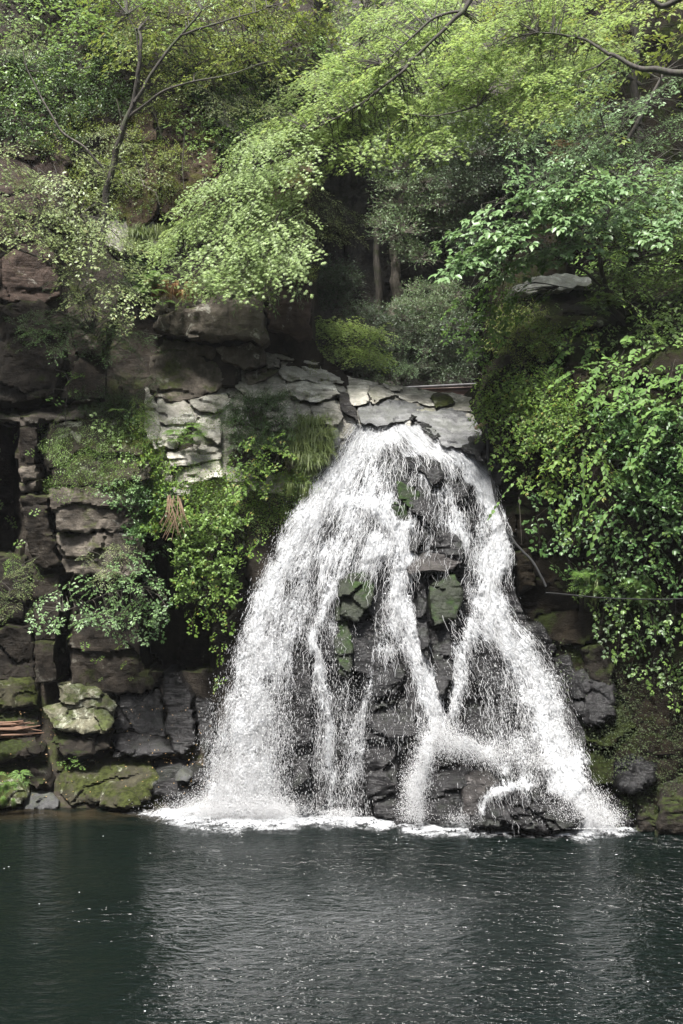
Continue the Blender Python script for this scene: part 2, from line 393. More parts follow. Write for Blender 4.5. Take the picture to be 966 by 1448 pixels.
def white_mat(name, val=.74, trans=.35, alpha=1.0):
    m, t, out = newmat(name); g = N(t)
    d = g.n('ShaderNodeBsdfDiffuse', {'Color': (val, val, val * 1.01, 1)}); tr = g.n('ShaderNodeBsdfTranslucent', {'Color': (val, val, val * 1.01, 1)})
    s = g.n('ShaderNodeMixShader', {0: trans, 1: d, 2: tr})
    gl = g.n('ShaderNodeBsdfGlossy', {'Roughness': .25}); s = g.n('ShaderNodeMixShader', {0: .06, 1: s, 2: gl})
    if alpha < 1: s = g.n('ShaderNodeMixShader', {0: alpha, 1: g.n('ShaderNodeBsdfTransparent'), 2: s})
    t.links.new(s.outputs[0], out.inputs[0]); return m

def curtain_mat(name, seed, bias=0.0, kd=.85, fade=.2):
    """white water: lace of threads stretched along the flow, thicker where the stream is thicker"""
    m, t, out = newmat(name); g = N(t)
    uv = g.n('ShaderNodeUVMap', uv_map='flow'); at = g.n('ShaderNodeAttribute', attribute_name='dens')
    v = g.n('ShaderNodeVectorMath', {0: uv, 1: (seed * 3.1, seed * 5.7, seed)}, operation='ADD')
    wv = g.noise(g.scalev(v, (1.6, .7, 1)), 2.0, 3, .6)
    v2 = g.n('ShaderNodeVectorMath', {0: v, 1: g.n('ShaderNodeVectorMath', {0: (wv, 'Color'), 1: (.35, .35, .35)}, operation='MULTIPLY')}, operation='ADD')
    na = g.noise(g.scalev(v2, (6.5, 2.8, 1)), 1, 4, .62, .5); nb = g.noise(g.scalev(v2, (16, 7, 1)), 1, 4, .65, .8); nc = g.noise(g.scalev(v2, (2.2, .8, 1)), 1, 3, .5)
    def ridge(n, k):   # thin bright lines where the noise crosses its middle
        return g.math('SUBTRACT', 1, g.math('MULTIPLY', g.math('ABSOLUTE', g.math('SUBTRACT', n, .5)), k), clamp=True)
    lace = g.math('MAXIMUM', ridge(na, 13), g.math('MULTIPLY', ridge(nb, 11), .95))
    lace = g.math('ADD', g.math('MULTIPLY', lace, .66), g.math('MULTIPLY', nb, .42))
    q = g.math('ADD', lace, g.math('MULTIPLY', g.math('SUBTRACT', (at, 'Fac'), .5), kd))
    q = g.math('ADD', q, g.math('MULTIPLY', g.math('SUBTRACT', nc, .5), 1.0))
    stk = g.noise(g.scalev(v2, (30, 1.1, 1)), 1, 3, .6); q = g.math('ADD', q, g.math('MULTIPLY', g.math('SUBTRACT', stk, .5), .9))
    q = g.math('ADD', q, bias)
    al = g.smooth(q, .52, .85); al = g.math('MULTIPLY', al, g.smooth((at, 'Fac'), .03, fade)); al = g.math('MULTIPLY', al, .88)
    bmp = g.n('ShaderNodeBump', {'Height': g.math('ADD', na, nb), 'Strength': .9, 'Distance': .09})
    cc = g.mix(g.smooth(nb, .3, .7), (.44, .46, .49), (.78, .785, .79))
    d = g.n('ShaderNodeBsdfDiffuse', {'Color': (cc, 2), 'Normal': bmp}); tr = g.n('ShaderNodeBsdfTranslucent', {'Color': (cc, 2), 'Normal': bmp})
    s = g.n('ShaderNodeMixShader', {0: .3, 1: d, 2: tr}); gl = g.n('ShaderNodeBsdfGlossy', {'Roughness': .2, 'Normal': bmp}); s = g.n('ShaderNodeMixShader', {0: .08, 1: s, 2: gl})
    s = g.n('ShaderNodeMixShader', {0: al, 1: g.n('ShaderNodeBsdfTransparent'), 2: s})
    t.links.new(s.outputs[0], out.inputs[0]); return m
# ================================================================== structure
ST = {'kind': 'structure'}
def sheet(name, x0, x1, y0, y1, z, n, mat, amp=0, sc=.3):
    X, Y = np.meshgrid(np.linspace(x0, x1, n), np.linspace(y0, y1, n)); V = np.stack([X.ravel(), Y.ravel(), np.full(n * n, z)], 1)
    if amp: V[:, 2] += amp * fbm(V * sc, 5, 4)
    I = np.arange(n * n).reshape(n, n); F = np.stack([I[:-1, :-1], I[:-1, 1:], I[1:, 1:], I[1:, :-1]], -1).reshape(-1, 4)
    o = link(name, mesh_np(name, V, [F], [mat], smooth=True)); o['kind'] = 'structure'; return o
sheet('pool_bed', -62, 62, -36, 76, -1.6, 60, MR['dark'], .4)
sheet('pool_water', -60, 60, -35, 36, 0, 2, water_mat())
sheet('stream_bed', -14, 14, 37.5, 64, 10.6, 60, MR['back'], .5, .4)

dleft = TPS([(-350, 1150, 29), (-350, 600, 30), (-350, 0, 33), (-100, 1140, 31), (0, 1140, 31.7), (150, 1140, 31.8), (300, 1150, 31.2), (0, 1060, 32.9), (150, 1065, 33.3), (280, 1060, 32.7), (0, 900, 34), (120, 900, 33.8), (230, 950, 33.8), (300, 900, 33.3), (360, 900, 33.0),
             (0, 700, 34.0), (130, 700, 33.6), (230, 720, 33.2), (330, 760, 32.9), (400, 760, 33.5), (350, 1000, 32.9), (410, 1100, 33), (430, 660, 33.8), (340, 640, 33.6), (260, 620, 34.0), (160, 560, 34.9), (0, 560, 34.2), (100, 450, 35), (0, 350, 34.5), (220, 480, 35.6), (300, 520, 35.6),
             (0, 200, 35.5), (150, 250, 37), (250, 250, 37.5), (350, 350, 36.4), (300, 450, 35.4), (430, 450, 35.5), (440, 520, 36.5), (430, 250, 37.5), (440, 100, 40), (300, 0, 41), (150, 0, 40), (0, 0, 39), (200, -200, 43), (420, -200, 45), (-200, -200, 38)])
_dl = dleft
def dleft(px, py):
    Y = _dl(px, py); px, py = np.broadcast_arrays(np.asarray(px, float), np.asarray(py, float)); w_ = np.stack([px / 28, py / 34, px * 0], -1); px = px + 9 * fbm(w_, 91, 3); py = py + 9 * fbm(w_ + 5, 92, 3)
    for (x0, x1, y0, y1, dp) in ((-30, 25, 598, 786, 2.6), (84, 99, 815, 966, 1.6), (205, 242, 700, 860, 1.8), (205, 300, 858, 948, 2.2), (-30, 150, 570, 584, .6), (56, 68, 600, 700, 1.0)):
        e = lambda v, w: np.clip(v / w + .5, 0, 1)
        Y = Y + dp * e(px - x0, 5) * e(x1 - px, 5) * e(py - y0, 6) * e(y1 - py, 6)
    return Y
LEFT = relief('left_cliff', [(-350, -260), (380, -260), (455, -120), (442, 40), (446, 160), (440, 230), (441, 478), (455, 500), (492, 530), (500, 600), (470, 660), (440, 720), (420, 800), (430, 900), (430, 1190), (-350, 1190)],
              dleft, 4.6, 12, MR['col'], rough=(.10, .9), blk=(.24, 1.7, 4.2, .1, .08, 1.6), seed=3, props=ST)

dback = TPS([(200, 600, 50), (480, 560, 49), (700, 560, 48), (1000, 560, 46), (480, 300, 52), (700, 300, 52), (560, 150, 55), (1000, 200, 50), (300, 0, 58), (600, -100, 62), (1000, -100, 58), (200, -400, 66), (1100, -400, 66), (600, -400, 72)])
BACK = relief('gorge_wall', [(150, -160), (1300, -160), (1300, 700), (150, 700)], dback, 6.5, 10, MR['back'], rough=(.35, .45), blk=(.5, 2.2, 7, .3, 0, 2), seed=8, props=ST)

dright = TPS([(690, 560, 33.8), (690, 660, 33.5), (740, 800, 32.6), (790, 900, 32), (850, 1000, 31), (870, 1172, 29.6), (966, 1172, 29.4), (1300, 1172, 28.2), (760, 600, 32.0), (850, 600, 30.9), (966, 600, 29.5), (1300, 600, 28), (860, 800, 30.8), (966, 800, 29.3),
              (740, 500, 33.3), (760, 450, 34.2), (850, 470, 33.4), (966, 450, 32.5), (1300, 400, 31), (800, 395, 36), (900, 395, 36), (966, 390, 36), (966, 1000, 29.8), (900, 1090, 29.8)])
RIGHT = relief('right_cliff', [(678, 560), (690, 525), (735, 505), (745, 470), (752, 440), (740, 412), (760, 398), (830, 390), (900, 380), (1000, 350), (1350, 250), (1350, 1200), (860, 1190), (832, 1100), (812, 1000), (785, 930), (755, 880), (728, 840), (720, 770), (702, 700), (692, 640)],
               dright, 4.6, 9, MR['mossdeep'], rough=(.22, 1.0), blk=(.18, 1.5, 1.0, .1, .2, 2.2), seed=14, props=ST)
dhill = TPS([(600, 500, 44), (966, 450, 39), (1300, 450, 36), (700, 300, 46), (966, 250, 41), (1300, 200, 38), (700, 0, 52), (966, 0, 47), (1300, 0, 42), (800, -300, 58), (1400, -300, 48)])
HILL = relief('right_hillside', [(700, 520), (690, 420), (720, 330), (740, 230), (760, 120), (770, 0), (790, -160), (1500, -160), (1500, 520)], dhill, 9, 10, MR['mossdeep'], rough=(.5, .4), blk=(.3, 2, 2, .3), seed=19, props=ST)

dfall = TPS([(290, 1150, 31.3), (420, 1150, 31.0), (560, 1160, 30.4), (700, 1168, 29.9), (870, 1168, 29.8), (330, 900, 32.2), (420, 900, 31.7), (560, 900, 31.4), (700, 900, 31.5), (800, 950, 31.5), (830, 1060, 30.6),
             (400, 760, 32.8), (560, 760, 32.3), (710, 760, 32.6), (470, 650, 33.8), (600, 650, 33.3), (690, 660, 33.8), (500, 600, 34.9), (600, 605, 34.6), (550, 585, 35.6), (620, 1060, 30.4), (740, 1090, 30.1), (560, 690, 32.9), (620, 830, 31.9), (500, 830, 31.9)])
FALLROCK = relief('waterfall_cliff', [(470, 604), (505, 594), (560, 586), (600, 600), (640, 622), (690, 640), (704, 690), (722, 760), (728, 840), (752, 885), (785, 930), (812, 1000), (836, 1090), (872, 1185), (290, 1185), (305, 1090), (335, 930), (370, 830), (400, 760), (445, 670)],
                  dfall, 3.6, 6, MR['wet'], rough=(.13, 1.4), blk=(.24, 1.0, 1.9, .08, .2, 2.0, .2), seed=25, props=ST)
dledge = TPS([(690, 640, 33.7), (640, 632, 33.8), (600, 605, 34.5), (600, 580, 35.8), (600, 552, 38), (670, 560, 37.4), (500, 600, 34.7), (520, 560, 36.0), (480, 535, 37), (440, 490, 37.2), (380, 490, 36.2), (400, 540, 35.8), (450, 580, 34.9), (470, 640, 33.9), (430, 680, 33.4),
              (330, 560, 35.2), (250, 560, 34.6), (250, 690, 33.1), (330, 690, 33.2), (210, 560, 34.6), (210, 720, 32.9), (300, 620, 33.9), (225, 748, 33.5), (330, 768, 33.4), (430, 745, 33.7), (280, 730, 33.2)])
LEDGE = relief('rock_ledge', [(372, 478), (410, 476), (446, 484), (456, 510), (492, 532), (540, 543), (580, 548), (640, 556), (676, 562), (692, 600), (694, 650), (640, 632), (600, 612), (570, 598), (505, 602), (478, 640), (452, 680), (432, 730), (400, 760), (330, 775), (270, 750), (225, 752), (206, 660), (204, 570), (260, 545), (330, 520)],
               dledge, 3.6, 4, MR['ledge'], rough=(.08, 1.3), blk=(.09, 1.0, .35, .1, .3), seed=31, props=ST)

# ------------------------------------------------------------------ rock blocks one can pick apart (parts of the cliffs)
def block(parent, poly, mat, dfn, proud=.25, rnd=.14, thick=1.0, seed=None, tilt=(0, 0), rough=(.045, 2.2), name='rock_block', jag=1.2, step=2.6, blk=None):
    s = seed if seed is not None else int(abs(poly[0][0] * 7 + poly[0][1] * 13)) % 9973
    return relief(name, poly, dfn, step, thick, MR[mat], parent, rnd=rnd, proud=proud, rough=rough, seed=s, tilt=tilt, jag=jag, blk=blk or (.035, .45, .28, .03))
for args in [
    ([(215, 465), (225, 446), (275, 436), (322, 412), (372, 424), (378, 478), (372, 486), (330, 474), (290, 478), (250, 474)], 'dry', 1.0),
    ([(205, 448), (228, 415), (290, 398), (370, 392), (380, 424), (322, 436), (262, 440)], 'moss', .75),
    ([(379, 330), (440, 318), (441, 476), (425, 479), (400, 468), (379, 463)], 'red', .75),
    ([(395, 232), (440, 228), (441, 322), (380, 332), (382, 280)], 'rust', .7),
    ([(228, 478), (300, 488), (312, 506), (260, 503), (222, 495)], 'dry', .45),
    ([(212, 503), (250, 492), (300, 510), (325, 532), (312, 548), (285, 562), (240, 568), (213, 556)], 'dry', .5),
    ([(300, 490), (372, 486), (375, 514), (345, 522), (316, 512)], 'dry', .55),
    ([(150, 310), (205, 305), (225, 330), (215, 352), (170, 358), (150, 345)], 'ledge', .25),
    ([(0, 430), (60, 425), (92, 515), (78, 556), (40, 568), (-30, 572), (-60, 430)], 'dark', .55),
    ([(-40, 578), (24, 588), (60, 575), (130, 566), (150, 590), (70, 596), (28, 602), (-40, 590)], 'dry', .4),
    ([(26, 604), (54, 602), (62, 652), (29, 657)], 'col', .35),
    ([(27, 660), (62, 656), (63, 675), (28, 682)], 'dry', .45),
    ([(28, 684), (62, 680), (64, 694), (30, 697)], 'dry', .4),
    ([(29, 700), (64, 697), (84, 800), (50, 812), (38, 760)], 'col', .45),
    ([(54, 612), (72, 598), (130, 592), (205, 596), (212, 676), (130, 688), (68, 688)], 'moss', .7),
    ([(67, 692), (130, 690), (196, 682), (216, 744), (140, 752), (80, 750)], 'dry', .62),
    ([(78, 755), (205, 750), (216, 812), (150, 818), (92, 812)], 'dry', .55),
    ([(-40, 790), (40, 786), (44, 878), (-40, 880)], 'dark', .1),
    ([(46, 815), (88, 812), (95, 870), (97, 962), (52, 966), (48, 885)], 'col', .5),
    ([(-40, 884), (44, 886), (50, 958), (-40, 966)], 'dark', .25),
    ([(98, 872), (150, 864), (205, 862), (214, 976), (150, 985), (99, 970)], 'col', .35),
    ([(98, 818), (200, 820), (206, 858), (150, 860), (98, 868)], 'dark', .15),
    ([(-40, 300), (40, 310), (78, 360), (84, 420), (60, 428), (-40, 425)], 'red', .3),
    ([(-40, 150), (60, 160), (96, 220), (84, 300), (30, 306), (-40, 296)], 'red', .3),
    ([(228, 952), (250, 948), (268, 975), (276, 1048), (258, 1068), (240, 1050)], 'wet', .6),
    ([(276, 985), (300, 990), (305, 1050), (292, 1066), (279, 1045)], 'wet', .6),
    ([(165, 985), (225, 975), (236, 1045), (215, 1040), (160, 1030)], 'wet', .3),
    ([(300, 770), (330, 765), (345, 800), (330, 830), (306, 810)], 'wet', .35),
    ([(308, 140), (360, 120), (372, 170), (340, 190), (312, 180)], 'ledge', .3),
    ([(140, 185), (175, 165), (214, 158), (226, 210), (222, 300), (196, 330), (160, 300)], 'rust', .25), ([(228, 150), (290, 140), (312, 190), (306, 300), (262, 325), (230, 300)], 'rust', .35),
]:
    block(LEFT, args[0], args[1], dleft, proud=args[2], thick=1.6, rnd=.07, rough=(.08, 1.9), tilt=(RG.normal(0, .16), RG.normal(.05, .12)), jag=2.4, blk=(.06, 1.7, 1.3, .03, .2, 2.4))
for poly, mat, pr, *o in [
    ([(400, 478), (440, 481), (454, 504), (450, 514), (400, 508), (378, 496), (385, 478)], 'ledge', .3),
    ([(373, 492), (393, 494), (393, 519), (376, 522)], 'ledge', .35),
    ([(398, 511), (455, 512), (491, 532), (486, 543), (440, 540), (398, 536)], 'pale', .28),
    ([(404, 541), (440, 538), (472, 541), (480, 560), (445, 569), (408, 562)], 'pale', .34),
    ([(330, 546), (370, 528), (402, 522), (404, 545), (400, 560), (350, 562)], 'ledge', .26),
    ([(345, 524), (385, 519), (396, 524), (368, 540), (348, 546)], 'dry', .3),
    ([(473, 550), (490, 553), (504, 580), (507, 598), (484, 580)], 'wetpink', .32),
    ([(487, 540), (505, 537), (520, 541), (521, 568), (498, 574)], 'pale', .35),
    ([(521, 547), (540, 543), (555, 546), (559, 560), (524, 569)], 'ledge', .3),
    ([(535, 541), (568, 545), (569, 554), (553, 553)], 'ledge', .3),
    ([(556, 556), (600, 553), (617, 574), (596, 573), (572, 566)], 'pale', .2),
    ([(505, 576), (530, 568), (558, 565), (594, 569), (602, 584), (580, 592), (560, 598), (510, 600)], 'wetgrey', .25),
    ([(608, 560), (635, 556), (644, 570), (616, 577)], 'moss', .4),
    ([(580, 586), (602, 580), (640, 576), (690, 590), (690, 606), (657, 632), (630, 632), (612, 612)], 'wetgrey', .3),
    ([(620, 568), (668, 563), (680, 584), (642, 580)], 'ledge', .15),
    ([(222, 560), (262, 566), (279, 586), (270, 602), (222, 596)], 'ledge', .3),
    ([(266, 566), (310, 557), (332, 568), (302, 584), (282, 582)], 'ledge', .34),
    ([(220, 592), (250, 590), (266, 603), (244, 632), (224, 632)], 'pale', .36),
    ([(266, 590), (300, 585), (313, 600), (311, 630), (290, 618)], 'pale', .3),
    ([(235, 640), (270, 632), (311, 632), (313, 649), (272, 656), (240, 660)], 'pale', .4),
    ([(246, 662), (311, 652), (318, 669), (262, 690), (247, 682)], 'ledge', .34),
    ([(243, 685), (270, 690), (266, 702), (246, 699)], 'pale', .4),
    ([(204, 548), (216, 552), (226, 600), (218, 640), (205, 610)], 'pale', .45),
    ([(400, 598), (412, 604), (420, 660), (408, 672), (400, 640)], 'moss', .35),
    ([(440, 572), (474, 566), (486, 590), (480, 602), (446, 598)], 'ledge', .3),
    ([(446, 604), (478, 602), (478, 630), (460, 652), (450, 640)], 'wetgrey', .25),
]:
    block(LEDGE, poly, mat, dledge, proud=pr, thick=.9, rnd=.07, rough=(.07, 2.0), tilt=(RG.normal(0, .15), .38), jag=1.5, blk=(.05, .6, .25, .03, .3, 2.5))
for poly, mat, pr in [
    ([(571, 648), (592, 643), (626, 655), (630, 688), (612, 689), (600, 669), (575, 664)], 'wet', .42),
    ([(561, 678), (597, 695), (584, 721), (574, 716), (562, 705)], 'wetmoss', .5),
    ([(553, 710), (575, 713), (579, 738), (560, 736)], 'wetmoss', .48),
    ([(608, 738), (650, 758), (657, 786), (632, 784), (608, 776)], 'wet', .5),
    ([(630, 676), (668, 684), (674, 712), (646, 722)], 'wet', .32),
    ([(652, 722), (674, 730), (670, 750), (655, 741)], 'wet', .3),
    ([(574, 746), (607, 752), (607, 781), (580, 779)], 'wet', .42),
    ([(571, 788), (606, 782), (641, 783), (657, 791), (640, 806), (580, 812)], 'wetpink', .55),
    ([(605, 830), (615, 815), (644, 812), (657, 838), (645, 876), (614, 882)], 'wetmoss', .5),
    ([(590, 806), (603, 816), (605, 880), (606, 935), (594, 920), (588, 860)], 'wet', .5),
    ([(478, 818), (517, 806), (531, 830), (524, 856), (502, 880), (480, 870)], 'wetmoss', .5),
    ([(475, 845), (486, 850), (500, 920), (492, 962), (478, 955), (472, 900)], 'wetmoss', .42),
    ([(412, 912), (426, 898), (438, 910), (441, 1000), (434, 1142), (416, 1142)], 'wet', .55),
    ([(442, 960), (460, 968), (462, 1140), (442, 1146)], 'wet', .3),
    ([(527, 930), (560, 918), (576, 950), (560, 982), (530, 990)], 'wet', .38),
    ([(515, 1000), (575, 986), (592, 1040), (555, 1046), (518, 1044)], 'wet', .35),
    ([(512, 1050), (560, 1049), (563, 1120), (520, 1130)], 'wet', .42),
    ([(568, 1055), (596, 1046), (602, 1090), (575, 1102)], 'wet', .5),
    ([(480, 1060), (508, 1056), (516, 1140), (486, 1148)], 'wet', .28),
    ([(524, 1124), (572, 1118), (584, 1160), (530, 1160)], 'wet', .45),
    ([(665, 900), (690, 890), (716, 930), (702, 985), (672, 970)], 'wet', .25),
    ([(612, 890), (636, 886), (642, 960), (620, 985), (610, 940)], 'wet', .3),
    ([(395, 800), (430, 790), (425, 850), (400, 880)], 'wet', .1),
    ([(470, 720), (500, 712), (512, 760), (480, 775)], 'wet', .1),
    ([(520, 735), (550, 740), (545, 770), (522, 768)], 'wet', .12),
]:
    block(FALLROCK, poly, mat, dfall, proud=pr * .8, thick=1.2, rnd=.08, rough=(.07, 2.2), tilt=(RG.normal(0, .15), .18), blk=(.08, .9, .7, .03, .5, 2.6, .5))
for poly, mat, pr in [
    ([(726, 406), (752, 391), (800, 387), (834, 393), (838, 404), (800, 408), (745, 415), (728, 414)], 'pale', 1.1),
    ([(722, 421), (760, 414), (820, 410), (846, 420), (842, 446), (780, 450), (730, 444)], 'dark', .3),
    ([(735, 450), (780, 447), (852, 448), (862, 460), (800, 466), (742, 470)], 'moss', .5),
    ([(740, 474), (800, 470), (850, 468), (846, 496), (790, 506), (750, 498)], 'dark', .2),
    ([(800, 490), (842, 485), (850, 545), (812, 552)], 'mossdeep', .4),
    ([(820, 915), (850, 908), (872, 940), (862, 978), (835, 960)], 'dark', .3),
    ([(742, 880), (768, 882), (790, 920), (775, 935), (750, 905)], 'wet', .3),
    ([(770, 930), (806, 925), (828, 985), (808, 1000)], 'wet', .2),
    ([(728, 640 - 40), (716, 590), (700, 600), (702, 640), (722, 660)], 'mossdeep', .4),
    ([(728, 780), (750, 775), (758, 830), (735, 842)], 'mossdeep', .15),
]:
    block(RIGHT, poly, mat, dright, proud=pr, thick=1.8, rnd=.15, rough=(.07, 2))

# ------------------------------------------------------------------ loose boulders: things of their own
def boulder(label, pieces, dfn, group=None, proud=.5, thick=1.1, rnd=.3, cat='boulder', names=None, rough=(.11, 1.6), blk=(.07, .7, .6, .03, .2, 2.4, .3)):
    allp = np.concatenate([np.array(p, float) for p, *_ in pieces]); cx = allp[:, 0].mean(); by = allp[:, 1].max()
    Yc = float(dfn(np.array([cx]), np.array([by]))[0]) if callable(dfn) else dfn
    e = empty('boulder', P(cx, by, Yc - proud + thick / 2), label, cat, group)
    for i, (p, mat, *o) in enumerate(pieces):
        pr = o[0] if o else 0
        relief('rock', p, dfn, 2.4, thick, MR[mat], e, rnd=rnd, proud=proud + pr, rough=rough, seed=int(p[0][0] * 3 + i * 17) % 991, tilt=(RG.normal(0, .15), .42), jag=1.4, blk=blk, flare=-.25)
    return e
boulder('split lichen-spotted mossy boulder sitting on the left bank against the dark cliff', [
    ([(78, 967), (113, 964), (147, 974), (165, 998), (160, 1013), (116, 1000), (95, 1004), (86, 992)], 'mossboulder', 0),
    ([(60, 1000), (90, 993), (113, 999), (157, 1003), (163, 1020), (150, 1035), (116, 1041), (78, 1031)], 'mossboulder', .22),
    ([(72, 1034), (116, 1042), (159, 1035), (154, 1058), (113, 1070), (90, 1071), (78, 1061)], 'dark', .05)], dleft, proud=.9, rnd=.22)
boulder('low mossy boulder behind the driftwood at the left edge', [([(-12, 966), (48, 953), (56, 998), (20, 1004), (-12, 1004)], 'moss')], dleft, 'boulders stacked at the left edge', proud=.7)
boulder('flat mossy boulder carrying the reddish driftwood', [([(-14, 1008), (54, 1002), (58, 1026), (40, 1044), (-14, 1046)], 'dark')], dleft, 'boulders stacked at the left edge', proud=.6)
boulder('bare dark boulder with pale wet patches below the driftwood', [([(-14, 1047), (50, 1044), (63, 1062), (30, 1074), (-14, 1080)], 'dark')], dleft, 'boulders stacked at the left edge', proud=.9)
boulder('bright green moss hummock at the left waterline', [([(-14, 1082), (18, 1074), (38, 1090), (42, 1128), (10, 1142), (-14, 1144)], 'moss')], dleft, 'waterline rocks on the left bank', proud=.6, rnd=.35)
boulder('dark brown rock wedged beside the moss hummock', [([(26, 1076), (70, 1071), (78, 1098), (70, 1114), (42, 1110)], 'dark')], dleft, 'waterline rocks on the left bank', proud=.4)
boulder('smooth grey wet boulder half in the water near the left bank', [([(30, 1134), (42, 1122), (68, 1121), (84, 1134), (80, 1146), (34, 1147)], 'wetstone')], dleft, 'waterline rocks on the left bank', proud=.5, rnd=.3)
boulder('broad mossy slab sloping into the pool under the split boulder', [([(80, 1082), (110, 1070), (150, 1062), (210, 1070), (228, 1096), (210, 1130), (160, 1138), (100, 1138), (82, 1118)], 'moss')], dleft, 'waterline rocks on the left bank', proud=.45, thick=1.6, rnd=.4)
boulder('small mossy rock at the pool edge in front of the broad slab', [([(140, 1118), (165, 1108), (190, 1114), (202, 1136), (170, 1143), (142, 1140)], 'moss')], dleft, 'waterline rocks on the left bank', proud=.8, rnd=.3)
boulder('dark wet slab with a shiny upper face between split boulder and falls', [([(158, 1038), (200, 1030), (232, 1044), (250, 1066), (215, 1072), (160, 1070)], 'wet')], dleft, 'wet slabs left of the falls', proud=.7)
boulder('dark wet slab lying at the foot of the left spray', [([(214, 1076), (262, 1070), (296, 1082), (300, 1120), (250, 1132), (212, 1122)], 'wet')], dleft, 'wet slabs left of the falls', proud=.4)
boulder('small grey pebble-like boulder on the wet slab', [([(248, 1092), (262, 1088), (274, 1096), (266, 1104), (248, 1102)], 'wetstone')], dleft, 'wet slabs left of the falls', proud=.75, thick=.5, rnd=.15)
boulder('tall rounded wet boulder parting the splash at the foot of the falls', [([(612, 1080), (626, 1064), (645, 1066), (664, 1080), (671, 1120), (668, 1164), (598, 1164), (600, 1120)], 'wet')], dfall, 'boulders at the foot of the falls', proud=.55, rnd=.35)
boulder('leaning brown wet boulder between the two largest foot boulders', [([(652, 1100), (676, 1090), (708, 1100), (698, 1118), (674, 1134), (668, 1167), (655, 1164)], 'wetpink')], dfall, 'boulders at the foot of the falls', proud=.7, rnd=.2)
boulder('broad striped dark boulder standing in the pool at the foot of the falls', [([(685, 1168), (688, 1134), (718, 1112), (745, 1108), (782, 1112), (808, 1132), (828, 1156), (822, 1174), (727, 1176)], 'wet')], dfall, 'boulders at the foot of the falls', proud=1.1, thick=1.6, rnd=.35, blk=(.09, .35, .2, .05, .9))
boulder('domed wet boulder under water just above the broad striped boulder', [([(732, 1098), (744, 1078), (766, 1080), (774, 1112), (736, 1114)], 'wet')], dfall, 'boulders at the foot of the falls', proud=.6)
boulder('wet rock under the last splash at the right end of the falls', [([(854, 1128), (870, 1120), (886, 1134), (898, 1168), (860, 1172)], 'wet')], 29.7, 'rocks right of the falls', proud=.15, thick=.8)
boulder('dark rock with a wet sheen at the foot of the right cliff', [([(900, 1130), (925, 1104), (946, 1130), (952, 1174), (898, 1176)], 'dark')], 29.5, 'rocks right of the falls', proud=.15, thick=.8)
boulder('black angular boulder leaning on the right cliff above the waterline', [([(868, 1078), (896, 1062), (926, 1078), (930, 1108), (896, 1124), (866, 1112)], 'wet')], dright, 'rocks right of the falls', proud=.35, thick=1.0)
boulder('large dark boulder under the leaves halfway down the right edge of the falls', [([(800, 950), (838, 938), (870, 965), (872, 1010), (836, 1030), (806, 1000)], 'wet')], dright, 'rocks right of the falls', proud=.4, thick=1.0)
boulder('dark boulder at the waterline in the right corner of the pool', [([(930, 1110), (970, 1092), (1010, 1110), (1012, 1180), (928, 1180)], 'dark')], dright, 'rocks right of the falls', proud=.4, thick=1.0)
boulder('small wet boulder in the splash left of the tall rounded one', [([(560, 1118), (578, 1104), (592, 1118), (590, 1168), (556, 1166)], 'wet')], dfall, 'boulders at the foot of the falls', proud=.5, thick=.8)
boulder('low flat wet boulder in the water between leaning and striped boulders', [([(664, 1146), (680, 1138), (700, 1150), (702, 1176), (662, 1174)], 'wet')], dfall, 'boulders at the foot of the falls', proud=1.0, thick=.8)
boulder('black rounded boulder perched at the right rim of the falls', [([(652, 628), (664, 614), (688, 612), (697, 648), (682, 654), (660, 640)], 'wet')], dledge, 'boulders on the rim of the falls', proud=.45, rnd=.3, thick=.8)
boulder('sharp dark boulder in the middle of the falls rim', [([(576, 592), (592, 586), (612, 604), (624, 619), (614, 620), (598, 607)], 'wet')], dledge, 'boulders on the rim of the falls', proud=.5, rnd=.1, thick=.6)
boulder('small dark rock below the perched boulder beside the falls', [([(694, 656), (706, 650), (716, 664), (710, 686), (697, 684)], 'wet')], dright, 'boulders on the rim of the falls', proud=.35, rnd=.2, thick=.6)

# ------------------------------------------------------------------ footbridge, hose, wood
fb = empty('footbridge', P(650, 560, 41), 'brown steel footbridge with grey handrail crossing the stream above the falls', 'footbridge')
rail = MB(); rail.tube([P(560, 549, 41), P(620, 546, 41), P(720, 541, 41)], .055, 8); rail.build('handrail', simple_mat('galvanised_steel', (.10, .095, .10), .5, .2), fb)
gd = MB(); a, b = P(585, 556, 41), P(730, 551, 41); 
for dz, hh, dd in ((0, .26, .03), (.13, .03, .2), (-.13, .03, .2)):
    n = 1; c = (a + b) / 2 + np.array([0, 0, dz]); ang = math.atan2(b[2] - a[2], b[0] - a[0]); gd.box(c, (np.linalg.norm(b - a), dd, hh), [[math.cos(ang), 0, math.sin(ang)], [0, 1, 0], [-math.sin(ang), 0, math.cos(ang)]])
gd.build('girder', simple_mat('brown_steel_paint', (.12, .07, .06), .5), fb, smooth=False)
dk = MB(); dk.box((a + b) / 2 + np.array([0, .75, .1]), (3.4, 1.2, .05)); dk.build('deck', simple_mat('deck_board', (.1, .09, .08), .8), fb, smooth=False)
for px in (600, 640, 680, 715):
    po = MB(); q = P(px, 553, 41.05); po.tube([q, q + np.array([0, 0, .16])], .025, 6); po.build('post', simple_mat('steel_post', (.2, .18, .18), .5), fb)

